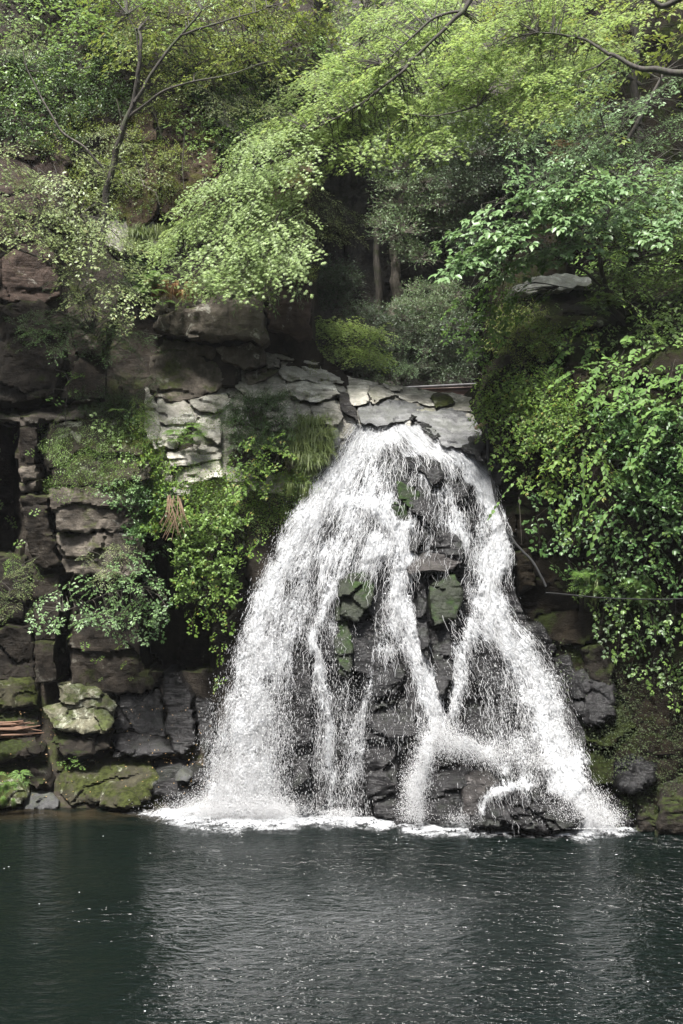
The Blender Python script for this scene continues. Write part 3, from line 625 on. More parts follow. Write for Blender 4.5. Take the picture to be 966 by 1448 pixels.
def cable(name, pts, r, mat, label, cat, **k):
    mb = MB(); q = np.array([P(*p) for p in pts]); t = np.linspace(0, len(q) - 1, len(q) * 7); q2 = np.stack([np.interp(t, np.arange(len(q)), q[:, i]) for i in range(3)], 1)
    for _ in range(3): q2[1:-1] = (q2[:-2] + 2 * q2[1:-1] + q2[2:]) / 4
    q2 += .02 * fbm(q2 * 3, 3, 2)[:, None]
    mb.tube(q2, r, 6); o = mb.build(name, mat); return tag(o, label, cat)
rub = simple_mat('black_rubber', (.008, .008, .008), .85)
cable('hose', [(688, 600, 33.1), (690, 650, 33), (700, 700, 32.8), (716, 750, 32.3), (735, 775, 31.9), (758, 800, 31.4), (772, 830, 31.2)], .035, rub, 'black hose running down the rock along the right edge of the falls', 'hose')
cable('wire', [(772, 838, 30.6), (820, 842, 30), (860, 846, 29.6), (910, 848, 29), (966, 846, 28.6), (1050, 840, 28)], .016, rub, 'thin black wire strung across the right cliff through the leaves', 'wire')
wood = simple_mat('driftwood', (.13, .07, .042), .8)
lg = MB(); lg.tube([P(672, 606, 33.6), P(679, 602, 33.55), P(688, 597, 33.5)], [.05, .055, .06], 8); tag(lg.build('log', simple_mat('cut_wood', (.5, .33, .22), .7)), 'short pale cut log lying on the slab at the right rim of the falls', 'log')
dw = empty('driftwood_pile', P(20, 1042, 31.2), 'heap of reddish rotten branches on a ledge at the left edge', 'driftwood')
for i in range(16):
    mb = MB(); y = 1022 + i * 1.3; x0 = -18 + random.random() * 20; L = 40 + random.random() * 30; k = 31.4 + random.random() * .35
    mb.tube([P(x0, y + random.uniform(-1, 2), k), P(x0 + L / 2, y + random.uniform(-2, 2), k), P(min(62, x0 + L), y + random.uniform(-7, 5), k + random.uniform(-.2, .3))], [.03, .035, .015], 6); mb.build('branch', wood, dw)

# ================================================================== the falling water
LP = np.array([(585, 512), (605, 496), (620, 484), (660, 458), (700, 436), (760, 400), (800, 380), (870, 352), (950, 330), (1050, 308), (1100, 298), (1175, 284)], float)
RP = np.array([(585, 560), (600, 590), (615, 618), (630, 645), (650, 684), (700, 704), (760, 722), (830, 726), (880, 748), (920, 780), (960, 802), (1020, 818), (1080, 836), (1120, 852), (1175, 876)], float)
Lf = lambda y: np.interp(y, LP[:, 0], LP[:, 1]); Rf = lambda y: np.interp(y, RP[:, 0], RP[:, 1])
STR = [  # (px, py, half width) ..., density, spray share
    ([(545, 600, 21.3), (505, 635, 24.6), (468, 690, 21.3), (430, 745, 21.3), (398, 805, 21.3), (374, 880, 21.3), (360, 960, 26.2), (350, 1050, 34.4), (345, 1140, 42.6)], 1.0, .45),
    ([(545, 600, 18), (590, 618, 18), (645, 645, 16.4), (675, 665, 16.4)], 1.0, .1),
    ([(660, 655, 14.8), (688, 690, 12.3), (704, 740, 13.1), (704, 790, 15.6), (690, 840, 19.7), (692, 880, 19.7), (730, 920, 21.3), (762, 970, 24.6), (782, 1040, 23), (802, 1110, 26.2), (818, 1165, 31.2)], 1.0, .25),
    ([(455, 712, 13.8), (500, 708, 13.7), (545, 718, 13.8), (568, 750, 13.8), (574, 795, 14.8), (562, 840, 16.7), (578, 890, 14.8), (598, 950, 12.8), (612, 1000, 13.7), (622, 1036, 13.7)], .82, .12),
    ([(520, 640, 32.8), (505, 700, 39.4), (485, 760, 41), (465, 815, 34.4)], .46, .05),
    ([(600, 640, 32.8), (640, 700, 24.6), (655, 760, 16.4)], .5, .05),
    ([(545, 770, 24.6), (530, 800, 21.3)], .7, .05),
    ([(622, 1040, 14), (655, 1050, 12), (690, 1068, 10), (712, 1082, 6)], .7, .5), ([(785, 1060, 14), (760, 1078, 9), (740, 1090, 6)], .5, .4),
    ([(606, 1050, 11.5), (590, 1095, 13.1), (584, 1158, 13.1)], .95, .4),
    ([(470, 835, 9.5), (446, 880, 9.5), (440, 905, 7.6)], .6, .2),
    ([(440, 900, 6.6), (452, 930, 7.6), (461, 985, 7.6), (467, 1050, 5.7), (475, 1135, 4.8)], .8, .2),
    ([(440, 960, 16.4), (452, 1050, 19.7), (460, 1130, 21.3)], .2, .6),
    ([(666, 880, 11.5), (654, 940, 10.7), (640, 1010, 8.5)], .65, .2),
    ([(690, 900, 27.9), (705, 980, 31.2), (705, 1040, 27.9)], .28, .3),
    ([(565, 880, 19.7), (535, 950, 14.8), (508, 1030, 13.1), (500, 1140, 14.8)], .42, .3),
    ([(585, 960, 16.4), (580, 1030, 14.8)], .3, .2),
    ([(765, 1085, 11.4), (738, 1108, 9.5), (712, 1112, 5.7), (686, 1128, 5.7), (676, 1165, 5.7)], .75, .2),
    ([(805, 1120, 24.6), (808, 1165, 31.2)], .8, .6),
    ([(656, 1120, 4.8), (651, 1165, 5.7)], .7, .2),
    ([(592, 815, 3.8), (582, 850, 3.8), (576, 900, 3.8)], .6, .1),
    ([(580, 735, 2.4), (580, 785, 2.4)], .6, .1), ([(606, 750, 2.4), (608, 788, 2.4)], .6, .1),
    ([(400, 860, 24.6), (395, 960, 27.9), (390, 1060, 24.6), (390, 1140, 21.3)], .33, .8),
    ([(330, 980, 21.3), (318, 1060, 24.6), (315, 1140, 27.9)], .35, 1.0),
    ([(850, 1120, 9.5), (862, 1165, 11.4)], .5, .4),
    ([(430, 780, 30), (410, 860, 34), (395, 960, 34)], .42, .4),
    ([(560, 900, 26), (560, 980, 26), (545, 1060, 24)], .22, .3), ([(470, 880, 16), (490, 980, 18), (480, 1080, 18)], .2, .4),
    ([(625, 800, 26), (630, 880, 20)], .2, .1), ([(690, 720, 30), (680, 800, 26)], .3, .1), ([(600, 650, 50), (620, 720, 50), (610, 780, 40)], .24, .1),
    ([(720, 1115, 26), (750, 1150, 40)], .24, .3), ([(770, 1000, 30), (770, 1080, 34)], .5, .5), ([(740, 960, 30), (735, 1060, 36)], .3, .5),
]
HOLES = [([(571, 648), (592, 643), (626, 655), (630, 688), (612, 689), (600, 669), (575, 664)], .55), ([(561, 678), (597, 695), (582, 721), (563, 705)], .75), ([(553, 710), (575, 713), (579, 738), (560, 736)], .7),
         ([(608, 738), (650, 758), (657, 786), (608, 776)], .65), ([(632, 676), (670, 686), (676, 735), (646, 722)], .6), ([(574, 746), (607, 752), (607, 781), (580, 779)], .6), ([(580, 812), (600, 806), (657, 792), (657, 838), (640, 880), (605, 930), (588, 900)], .85),
         ([(478, 818), (517, 806), (531, 830), (524, 856), (500, 880), (498, 950), (478, 955)], .8), ([(412, 905), (430, 898), (442, 930), (442, 1050), (432, 1142), (416, 1142)], .85), ([(527, 920), (575, 925), (590, 980), (592, 1040), (520, 1044)], .7),
         ([(512, 1050), (596, 1047), (578, 1100), (565, 1158), (524, 1158)], .75), ([(616, 1086), (650, 1084), (662, 1120), (655, 1158), (610, 1158)], .8), ([(690, 1140), (722, 1118), (775, 1120), (785, 1165), (700, 1168)], .8), ([(606, 890), (640, 884), (640, 990), (628, 1010)], .6),
         ([(668, 910), (700, 905), (735, 960), (735, 1040), (665, 1040)], .4), ([(738, 1088), (768, 1086), (772, 1106), (740, 1108)], .4), ([(655, 1100), (690, 1096), (695, 1110), (672, 1134), (668, 1160), (658, 1160)], .6)]
GX0, GY0, GS = 270, 580, 2.0
gx, gy = np.meshgrid(np.arange(GX0, 890, GS), np.arange(GY0, 1204, GS))
D = np.zeros(gx.shape); SP = np.zeros(gx.shape); TX = np.zeros(gx.shape); TY = np.full(gx.shape, 1e-3)
gx_, gy_ = gx, gy
_w = np.stack([gx / 34, gy / 46, gx * 0], -1); _v = np.stack([gx / 11, gy / 17, gx * 0], -1)
gx = gx_ + 11 * fbm(_w, 81, 3) + 6 * fbm(_v, 83, 3); gy = gy_ + 9 * fbm(_w + 7, 85, 3) + 5 * fbm(_v + 3, 87, 2)
for pts, dens, spr in STR:
    q = np.array(pts, float); best = np.zeros(gx.shape)
    for i in range(len(q) - 1):
        a, b = q[i], q[i + 1]; d = b[:2] - a[:2]; L = (d ** 2).sum()
        t = np.clip(((gx - a[0]) * d[0] + (gy - a[1]) * d[1]) / L, 0, 1); ww = a[2] + (b[2] - a[2]) * t
        dist = np.hypot(gx - a[0] - t * d[0], gy - a[1] - t * d[1]); v = dens * 1.08 * np.exp(-(dist / (ww * 1.08)) ** 2)
        m = v > best; best = np.where(m, v, best); TX += v * d[0] / math.sqrt(L); TY += v * d[1] / math.sqrt(L)
    SP = np.where(best > D, spr, SP); D = np.maximum(D, best)
gx, gy = gx_, gy_
pn = np.stack([gx / 13, gy / 26, gx * 0], -1)
D = D * (1 + .75 * fbm(pn, 71, 3)); 
for poly, k in HOLES:
    ins = inside(gx, gy, poly); dd, _, _ = edge_near(gx, gy, poly); D *= 1 - k * np.where(ins, np.clip(dd / 6 + .4, 0, 1), 0)
edge = np.minimum(gx - Lf(gy) + 14, Rf(gy) - gx + 8); D *= np.clip(edge / 12, 0, 1); D *= np.clip((gy - 588) / 8, 0, 1)
D = np.clip(D, 0, 1.1); kb = int((1160 - GY0) / GS); D[kb:] = D[kb]; SP[kb:] = SP[kb]
def sampleg(A, px, py):
    i = np.clip(((py - GY0) / GS).astype(int), 0, A.shape[0] - 1); j = np.clip(((px - GX0) / GS).astype(int), 0, A.shape[1] - 1); return A[i, j]

FALL = empty('waterfall', P(570, 1165, 29.9), 'white waterfall fanning out over dark stepped rock into the pool', 'waterfall')
def water_offset(px, py):
    left = np.clip((470 - px) / 130, 0, 1) * np.clip((py - 700) / 300, 0, 1)
    sm = lambda v: np.clip(v, 0, 1) ** 2 * (3 - 2 * np.clip(v, 0, 1)); low = sm((px - 575) / 60) * sm((py - 1040) / 90); big = sm((px - 660) / 50) * sm((790 - px) / 50) * sm((py - 1075) / 60)
    return .16 + .5 * left + .35 * low + .55 * big
def curtain(seed, off, bias, mat, parent):
    step = 3.0; X, Y_ = np.meshgrid(np.arange(272, 888, step), np.arange(586, 1200, step))
    d = sampleg(D, X, Y_); Yd = dfall(X, Y_) - water_offset(X, Y_) - off
    V = P(X, Y_, Yd).reshape(-1, 3); u = (X - Lf(Y_)) / (Rf(Y_) - Lf(Y_)) * 7.5; v = (Y_ - 590) / 55.0
    uvv = np.stack([u.ravel(), v.ravel()], 1)
    pp = np.stack([uvv[:, 0] * 2.2, uvv[:, 1] * .8, np.full(len(uvv), seed * 3.3)], 1)
    V[:, 1] -= .14 * fbm(pp, seed, 4) * (.4 + d.ravel()); V[:, 1] -= .10 * d.ravel()
    o_, tl_, _c = blocky(V[:, 0] + .25 * fbm(V * .9, 28, 2), V[:, 2] + .2 * fbm(V * 1.1, 30, 2), .85, .6, 25, .2, .45); V[:, 1] += .035 * (o_ + 1.5 * tl_)
    I = np.arange(X.size).reshape(X.shape); c = (d[:-1, :-1] + d[1:, 1:] + d[:-1, 1:] + d[1:, :-1]) > .12
    F = np.stack([I[1:, :-1], I[1:, 1:], I[:-1, 1:], I[:-1, :-1]], -1)[c]
    us = np.unique(F); mp = -np.ones(X.size, int); mp[us] = np.arange(len(us))
    me = mesh_np('water_sheet', rel(V[us], parent), [mp[F]], [mat], attrs={'dens': np.clip((d * (1 - .55 * sampleg(SP, X, Y_) * np.clip((Y_ - 760) / 250, 0, 1))).ravel()[us], 0, 1)}, smooth=True, uv=uvv[us])
    return link('water_sheet', me, parent)
curtain(1, .0, -.18, curtain_mat('white_water', 1.0), FALL)
curtain(2, .14, -.34, curtain_mat('white_water_outer', 2.0), FALL)

def flow(px, py):
    tx = sampleg(TX, px, py); ty = np.maximum(sampleg(TY, px, py), 1e-3); s = tx / ty
    wgt = np.clip(sampleg(D, px, py), 0, 1)
    u = (px - Lf(py)) / (Rf(py) - Lf(py)); fan = ((Lf(py + 10) + u * (Rf(py + 10) - Lf(py + 10))) - px) / 10
    return np.clip(wgt * s + (1 - wgt) * fan, -2.2, 2.2)
def pick(n, wt):
    p = wt.ravel() / wt.sum(); k = RG.choice(p.size, n, p=p)
    return gx.ravel()[k] + RG.uniform(-GS, GS, n), gy.ravel()[k] + RG.uniform(-GS, GS, n)

# threads of water: thin three-sided tubes that follow the flow
n = 13000; px, py = pick(n, (gy < 1165) * np.clip(D, 0, 1) ** 1.3 * (1.15 - .8 * SP * np.clip((gy - 800) / 200, 0, 1)))
nseg = 6; Ln = RG.uniform(8, 34, n) * (1 - .5 * sampleg(SP, px, py)); pts = []; off = water_offset(px, py) + RG.uniform(0, .36, n); wob = RG.normal(0, .5, n)
cx, cy = px.copy(), py.copy()
for k in range(nseg + 1):
    pts.append(P(cx, cy, dfall(cx, cy) - off - .03 * np.sin(k + wob * 9)))
    s = flow(cx, cy) + wob + RG.normal(0, .32, n); dy = Ln / nseg / np.sqrt(1 + s * s); cx = cx + s * dy; cy = cy + dy
    wob *= -.2 if k == 2 else .9
pts = np.stack(pts, 1); r = RG.uniform(.0015, .0065, n)[:, None] * np.sin(np.linspace(.25, 2.9, nseg + 1))[None]
ang = np.array([math.pi / 2, math.pi * 7 / 6, math.pi * 11 / 6])
ring = pts[:, :, None, :] + r[:, :, None, None] * np.stack([np.cos(ang), np.sin(ang) , 0 * ang], -1)[None, None]
V = ring.reshape(-1, 3); base = (np.arange(n) * (nseg + 1) * 3)[:, None, None]
i = (np.arange(nseg) * 3)[None, :, None]; j = np.arange(3)[None, None]; k = (j + 1) % 3
F = np.stack([base + i + j, base + i + k, base + i + 3 + k, base + i + 3 + j], -1).reshape(-1, 4)
o = link('water_threads', mesh_np('water_threads', rel(V, FALL), [F], [white_mat('water_thread')], smooth=True), FALL); o['kind'] = 'stuff'

def drops(name, C, size, stretch, parent, mat, sl=None):
    n = len(C); T = np.array([[0, 0, 1.], [.94, 0, -.33], [-.47, .82, -.33], [-.47, -.82, -.33]])
    T = np.broadcast_to(T, (n, 4, 3)).copy(); a = RG.uniform(0, 6.28, n); ca, sa = np.cos(a)[:, None], np.sin(a)[:, None]
    x = T[..., 0] * ca - T[..., 1] * sa; y = T[..., 0] * sa + T[..., 1] * ca; z = T[..., 2] * stretch[:, None]
    if sl is not None: x = x - z * sl[:, None]
    V = C[:, None] + np.stack([x, y, z], -1) * size[:, None, None]
    F = (np.arange(n) * 4)[:, None, None] + np.array([[0, 1, 2], [0, 2, 3], [0, 3, 1], [1, 3, 2]])[None]
    o = link(name, mesh_np(name, rel(V.reshape(-1, 3), parent), [F.reshape(-1, 3)], [mat], smooth=True), parent); o['kind'] = 'stuff'; return o
n = 100000
from_d = (gy < 1165) * np.clip(D, 0, 1) * (.03 + SP ** 1.3) * (1 + .7 * np.clip((gy - 800) / 300, 0, 1))
px, py = pick(n, from_d + .0); sp = sampleg(SP, px, py)
grow = np.clip((py - 620) / 500, 0, 1)
px = px + RG.normal(0, 1, n) * (2 + 13 * sp * grow); py = np.clip(py + RG.normal(0, 1, n) * (3 + 8 * sp), 596, 1166)
C = P(px, py, dfall(px, py) - water_offset(px, py) - RG.uniform(-.05, .5, n) * (.5 + sp)); C[:, 2] = np.maximum(C[:, 2], .02)
drops('water_drops', C, .0028 + .0068 * RG.random(n) ** 2.4, RG.uniform(1.5, 8.5, n), FALL, white_mat('water_drop', .78, .3), flow(px, py) * .8)
# splash thrown up along the foot and off the boulders
FO = [(315, 1149, 60, 7), (345, 1150, 50, 9), (640, 1062, 26, 16), (600, 1075, 16, 16), (300, 1146, 50, 10), (350, 1145, 60, 18), (400, 1148, 40, 8), (480, 1153, 30, 6), (585, 1158, 22, 14), (650, 1164, 25, 9), (800, 1160, 34, 24), (835, 1160, 24, 22), (620, 1040, 30, 14), (700, 1070, 40, 12), (865, 1165, 18, 12), (760, 1082, 22, 10), (330, 1120, 34, 34), (330, 1150, 75, 14), (585, 1130, 16, 26)]
cs = []
for (a, b, sx, sy) in FO:
    m = int(sx * sy * (13 if b > 1115 else 7)); x = a + RG.normal(0, sx * .55, m); y = np.minimum(b - sy * .5 + RG.normal(0, sy * .75, m), 1172); Yd = dfall(np.clip(x, 290, 860), np.minimum(y, 1160)) - RG.uniform(.1, 1.2, m); q = P(x, y, Yd); q[:, 2] = np.maximum(q[:, 2], .02); cs.append(q)
C = np.concatenate(cs); m = len(C)
drops('splash', C, .004 + .008 * RG.random(m) ** 2, RG.uniform(1, 1.8, m), FALL, white_mat('splash_drop', .8, .3))

# foam on the pool
step = 2.2; X, Yp = np.meshgrid(np.arange(150, 935, step), np.arange(1128, 1200, 1.1))
bl = np.interp(X, [180, 300, 420, 560, 700, 870, 930], [1146, 1146, 1152, 1160, 1168, 1168, 1166])
wd = np.interp(X, [150, 200, 260, 330, 400, 440, 560, 600, 680, 760, 830, 880, 930], [1, 5, 13, 17, 14, 7, 8, 11, 8, 7, 11, 8, 2])
dn = 1.15 * np.exp(-np.abs((Yp - bl - 2) / (wd * np.where(Yp > bl + 2, 1.7, .8))) ** 1.5) * np.clip((X - 150) / 90, 0, 1) * np.clip((935 - X) / 60, 0, 1)
dn *= 1 + .8 * fbm(np.stack([X / 16, Yp / 4, X * 0], -1), 5, 4)
zz = .03 + .05 * np.clip(dn, 0, 1) * (1 + fbm(np.stack([X / 9, Yp / 3, X * 0], -1), 9, 3)); Yd = (CZ - zz) * FS / (Yp - CY)
V = np.stack([(X - CX) * Yd / FS, Yd, zz], -1).reshape(-1, 3)
I = np.arange(X.size).reshape(X.shape); c = (dn[:-1, :-1] + dn[1:, 1:]) > .06; F = np.stack([I[1:, :-1], I[1:, 1:], I[:-1, 1:], I[:-1, :-1]], -1)[c]
us = np.unique(F); mp = -np.ones(X.size, int); mp[us] = np.arange(len(us))
o = link('foam', mesh_np('foam', V[us], [mp[F]], [curtain_mat('foam', 4.0, .0, .95, .9)], attrs={'dens': np.clip(dn.ravel()[us], 0, 1)}, smooth=True, uv=np.stack([V[us][:, 0] * .8, V[us][:, 1] * 1.4], 1))); o['kind'] = 'stuff'
tag(o, 'white foam spreading over the pool at the foot of the falls', 'foam')
# specks of foam and petals drifting on the pool
m = 14; y = 1172 + 270 * RG.random(m) ** 1.5; x = RG.uniform(-20, 990, m); Yd = CZ * FS / (y - CY); C = np.stack([(x - CX) * Yd / FS, Yd, np.full(m, .02)], 1)
Vs = []; 
for q in range(6): Vs.append(C + np.stack([np.cos(q * 1.047) * (.008 + .03 * RG.random(m) ** 2), np.sin(q * 1.047) * (.012 + .012 * RG.random(m)), 0 * x + .005], 1))
V = np.stack(Vs, 1).reshape(-1, 3); b6 = (np.arange(m) * 6)[:, None]
o = link('floating_foam_specks', mesh_np('floating_foam_specks', V, [np.concatenate([b6 + [0, 1, 2, 3], b6 + [0, 3, 4, 5]])], [white_mat('speck', .7, 0)])); tag(o, 'tiny white foam specks floating on the dark pool', 'foam specks', kind='stuff')

# unseen gorge slope round the pool, added to block low sky from rock faces
th = np.linspace(R(158), R(382), 90); hh = np.linspace(0, 1, 26); T_, H_ = np.meshgrid(th, hh)
rr_ = 1 + .2 * H_ ** 1.4 ; X = 38 * np.cos(T_) * rr_; Yw = 10 + 42 * np.sin(T_) * rr_
Z_ = -1.5 + 42 * H_ * (1 + .18 * np.sin(T_ * 3)); V = np.stack([X, Yw, Z_], -1).reshape(-1, 3); V += 1.5 * np.stack([fbm(V * .12 + k * 5, 60 + k, 4) for k in range(3)], 1)
I = np.arange(T_.size).reshape(T_.shape); o = link('sky_block_slope', mesh_np('sky_block_slope', V, [np.stack([I[:-1, :-1], I[:-1, 1:], I[1:, 1:], I[1:, :-1]], -1).reshape(-1, 4)], [MR['mossdeep']], smooth=True)); o['kind'] = 'structure'
# ================================================================== plants
def leaves(base, d, nrm, L, W, tint, kind):
    """vectorised leaves: 'o2' small folded, 'o6' broad ovate with a drooping tip, 'p' palmate of five lobes"""
    n = len(base); L = np.broadcast_to(L, n)[:, None]; W = np.broadcast_to(W, n)[:, None]
    d = d / (np.linalg.norm(d, axis=1)[:, None] + 1e-9); s = np.cross(nrm, d); s /= np.linalg.norm(s, axis=1)[:, None] + 1e-9; u = np.cross(d, s)
    if kind == 'o2':
        V = np.stack([base, base + d * L * .45 + s * W / 2 + u * W * .15, base + d * L, base + d * L * .45 - s * W / 2 + u * W * .15], 1); T = [[0, 1, 2], [0, 2, 3]]
    elif kind == 'o6':
        V = np.stack([base, base + d * L * .3 + s * W * .5 + u * W * .12, base + d * L * .68 + s * W * .36 + u * W * .08 , base + d * L - u * L * .12, base + d * L * .68 - s * W * .36 + u * W * .08, base + d * L * .3 - s * W * .5 + u * W * .12, base + d * L * .45 - u * W * .02], 1)
        T = [[0, 1, 6], [1, 2, 6], [2, 3, 6], [3, 4, 6], [4, 5, 6], [5, 0, 6]]
    else:
        V = [base]; T = []
        for k, (an, ll) in enumerate(((-1.25, .62), (-.62, .88), (0, 1.0), (.62, .88), (1.25, .62))):
            dd = d * math.cos(an) + s * math.sin(an); pp = d * math.cos(an + .3) + s * math.sin(an + .3); pm = d * math.cos(an - .3) + s * math.sin(an - .3)
            V += [base + pm * L * ll * .45, base + dd * L * ll - u * L * .1, base + pp * L * ll * .45]; T += [[0, 1 + 3 * k, 2 + 3 * k], [0, 2 + 3 * k, 3 + 3 * k]]
        V = np.stack(V, 1)
    m = V.shape[1]; F = (np.arange(n) * m)[:, None, None] + np.array(T)[None]
    return V.reshape(-1, 3), F.reshape(-1, 3), np.repeat(tint, m)

def tube_np(pts, r, sides=3):
    mb = MB(); mb.tube(pts, r, sides); return mb

def make_spray(kind, seed):
    """a leafy twig along local +X, upper side +Z; returns arrays for leaves and wood"""
    rg = np.random.default_rng(seed); B = []; Dr = []; Nn = []; LL = []; wood = MB(); nv = 0
    def add(b, d, n, l): B.append(b); Dr.append(d); Nn.append(n); LL.append(l)
    up = np.array([0, 0, 1.])
    if kind in ('maple', 'ovate', 'fine', 'broad', 'pinnate'):
        Lm, gap, leaf, lk, spread = {'maple': (1.5, .10, .075, 'p', .75), 'ovate': (1.3, .12, .105, 'o2', .6), 'fine': (1.2, .07, .055, 'o2', .55), 'broad': (1.1, .15, .15, 'o6', .55), 'pinnate': (1.2, .09, .08, 'o2', .5)}[kind]
        nmain = int(Lm / (gap * 1.6)); curve = rg.normal(0, .12)
        main = []
        for i in range(nmain + 1):
            t = i / nmain; main.append([Lm * t, curve * t * t * Lm, -.22 * Lm * t * t + .02 * rg.normal()])
        main = np.array(main); wood.tube(main, np.linspace(.008, .002, len(main)), 3)
        for i in range(1, nmain + 1):
            t = i / nmain; l2 = spread * Lm * (1 - .75 * t) * rg.uniform(.65, 1.15) * min(1, .35 + 2.2 * t)
            for sd in (-1, 1):
                if rg.random() < .12: continue
                a = rg.uniform(.65, 1.05); dv = np.array([math.cos(a), sd * math.sin(a), rg.normal(0, .14)])
                ns = max(2, int(l2 / gap)); q = []
                for k in range(ns + 1):
                    s = k / ns; q.append(main[i] + dv * l2 * s + np.array([0, 0, -.22 * l2 * s * s]))
                q = np.array(q); wood.tube(q, np.linspace(.004, .0015, len(q)), 3)
                for k in range(1, ns + 1):
                    for s2 in (-1, 1):
                        a2 = a * sd + s2 * rg.uniform(.5, 1.1); d2 = np.array([math.cos(a2), math.sin(a2), rg.normal(-.18, .2)])
                        add(q[k] + rg.normal(0, .012, 3), d2, up + rg.normal(0, .28, 3), leaf * rg.uniform(.6, 1.25))
                add(q[-1], dv + [0, 0, -.25], up + rg.normal(0, .25, 3), leaf * 1.1)
        ar = {'maple': 1, 'ovate': .5, 'fine': .48, 'broad': .62, 'pinnate': .36}[kind]
    elif kind in ('dome', 'domebig'):
        leaf, lk, ar, nt = {'dome': (.06, 'o2', .5, 60), 'domebig': (.13, 'o6', .55, 30)}[kind]; Lm = .55
        for i in range(nt):
            th = rg.uniform(0, 6.28); ph = math.acos(rg.uniform(-.15, 1)); dv = np.array([math.sin(ph) * math.cos(th), math.sin(ph) * math.sin(th), math.cos(ph)]); l = Lm * rg.uniform(.55, 1.1)
            q = np.array([dv * l * s + [0, 0, -.12 * s * s * l] for s in (0, .35, .7, 1)]); wood.tube(q, [.006, .004, .003, .0015], 3)
            for k in range(7 if kind == 'dome' else 5):
                s = rg.uniform(.45, 1.0); b = dv * l * s + rg.normal(0, .03, 3); d2 = dv + rg.normal(0, .75, 3) - [0, 0, .15]
                add(b, d2, up * .8 + dv * .5 + rg.normal(0, .3, 3), leaf * rg.uniform(.65, 1.3))
    elif kind == 'vine':
        lk, ar = 'o6', .6
        for v in range(5):
            x0 = rg.normal(0, .16); l = rg.uniform(.7, 1.5); n = int(l / .07); q = []
            for k in range(n + 1):
                s = k / n; q.append([.12 * math.sin(s * 5 + v) + x0 * (1 + s), .08 * math.cos(s * 4 + v), -l * s])
            q = np.array(q); wood.tube(q, .003, 3)
            for k in range(1, n + 1):
                a = rg.uniform(-1.6, 1.6); add(q[k], np.array([math.sin(a), -.35, -rg.uniform(.3, 1.1)]), np.array([0, -1, .65]) + rg.normal(0, .35, 3), .095 * rg.uniform(.6, 1.3))
    elif kind == 'mat':       # low creeping plants hugging a face: faces -Y
        lk, ar = 'o2', .62
        for k in range(330):
            r_ = .55 * math.sqrt(rg.random()); a = rg.uniform(0, 6.28); b = np.array([r_ * math.cos(a) * 1.2, -rg.uniform(0, .14), r_ * math.sin(a)])
            add(b, rg.normal(0, 1, 3) + [0, -.4, -.3], np.array([0, -.8, .7]) + rg.normal(0, .35, 3), .055 * rg.uniform(.5, 1.4))
        wood.tube([[0, .1, -.3], [0, 0, .1]], .004, 3)
    elif kind == 'fern':
        lk, ar = 'o2', .28
        for f in range(9):
            th = rg.uniform(0, 6.28); l = rg.uniform(.4, .75); q = []
            for k in range(15):
                s = k / 14; q.append([math.cos(th) * l * s, math.sin(th) * l * s, l * (.55 * s - .75 * s * s)])
            q = np.array(q); wood.tube(q, .003, 3); side = np.array([-math.sin(th), math.cos(th), 0]); fw = np.array([math.cos(th), math.sin(th), 0])
            for k in range(2, 15):
                w_ = .17 * math.sin(math.pi * min(1, (k / 14) * .85 + .12))
                for s2 in (-1, 1): add(q[k], side * s2 + fw * .35 + [0, 0, -.15], up + rg.normal(0, .12, 3), w_ * rg.uniform(.85, 1.1))
    elif kind in ('grass', 'hang'):
        V = []; F = []; nb = 80; T = []
        for k in range(nb):
            th = rg.uniform(0, 6.28); b = np.array([rg.normal(0, .09), rg.normal(0, .06), 0]); l = rg.uniform(.35, .75); o = rg.uniform(.3, 1.0) if kind == 'grass' else rg.uniform(.1, .35)
            hv = np.array([math.cos(th), math.sin(th), 0]) * o * l; sdv = np.array([-math.sin(th), math.cos(th), 0]) * .010
            pz = [0, .55, .62, .1] if kind == 'grass' else [0, .0, -.5, -1.1]
            for i_, (s, z) in enumerate(zip((0, .35, .75, 1.1), pz)):
                c_ = b + hv * s + np.array([0, 0, z * l * (1.1 - o * .6 if kind == 'grass' else 1)]); ww = (1, .9, .6, .05)[i_]; V += [c_ - sdv * ww, c_ + sdv * ww]
            o_ = k * 8; F += [[o_, o_ + 1, o_ + 3, o_ + 2], [o_ + 2, o_ + 3, o_ + 5, o_ + 4], [o_ + 4, o_ + 5, o_ + 7, o_ + 6]]; T += [rg.random()] * 8
        return np.array(V), np.array(F), np.array(T), None
    elif kind == 'bamboo':
        lk, ar = 'o6', .14
        for k in range(26):
            s = k / 26; b = np.array([1.1 * s, .05 * rg.normal(), -.5 * s * s + .1 * rg.normal()]); add(b, np.array([.7, rg.normal(0, .6), -.6 + rg.normal(0, .2)]), up + rg.normal(0, .3, 3), .2 * rg.uniform(.7, 1.2))
        wood.tube([[0, 0, 0], [.4, 0, -.06], [.8, 0, -.28], [1.1, 0, -.5]], [.006, .005, .003, .002], 3)
    B = np.array(B); n = len(B); l = np.array(LL); V, F, T = leaves(B, np.array(Dr), np.array(Nn), l, l * ar, rg.random(n), lk)
    return V, F, T, wood

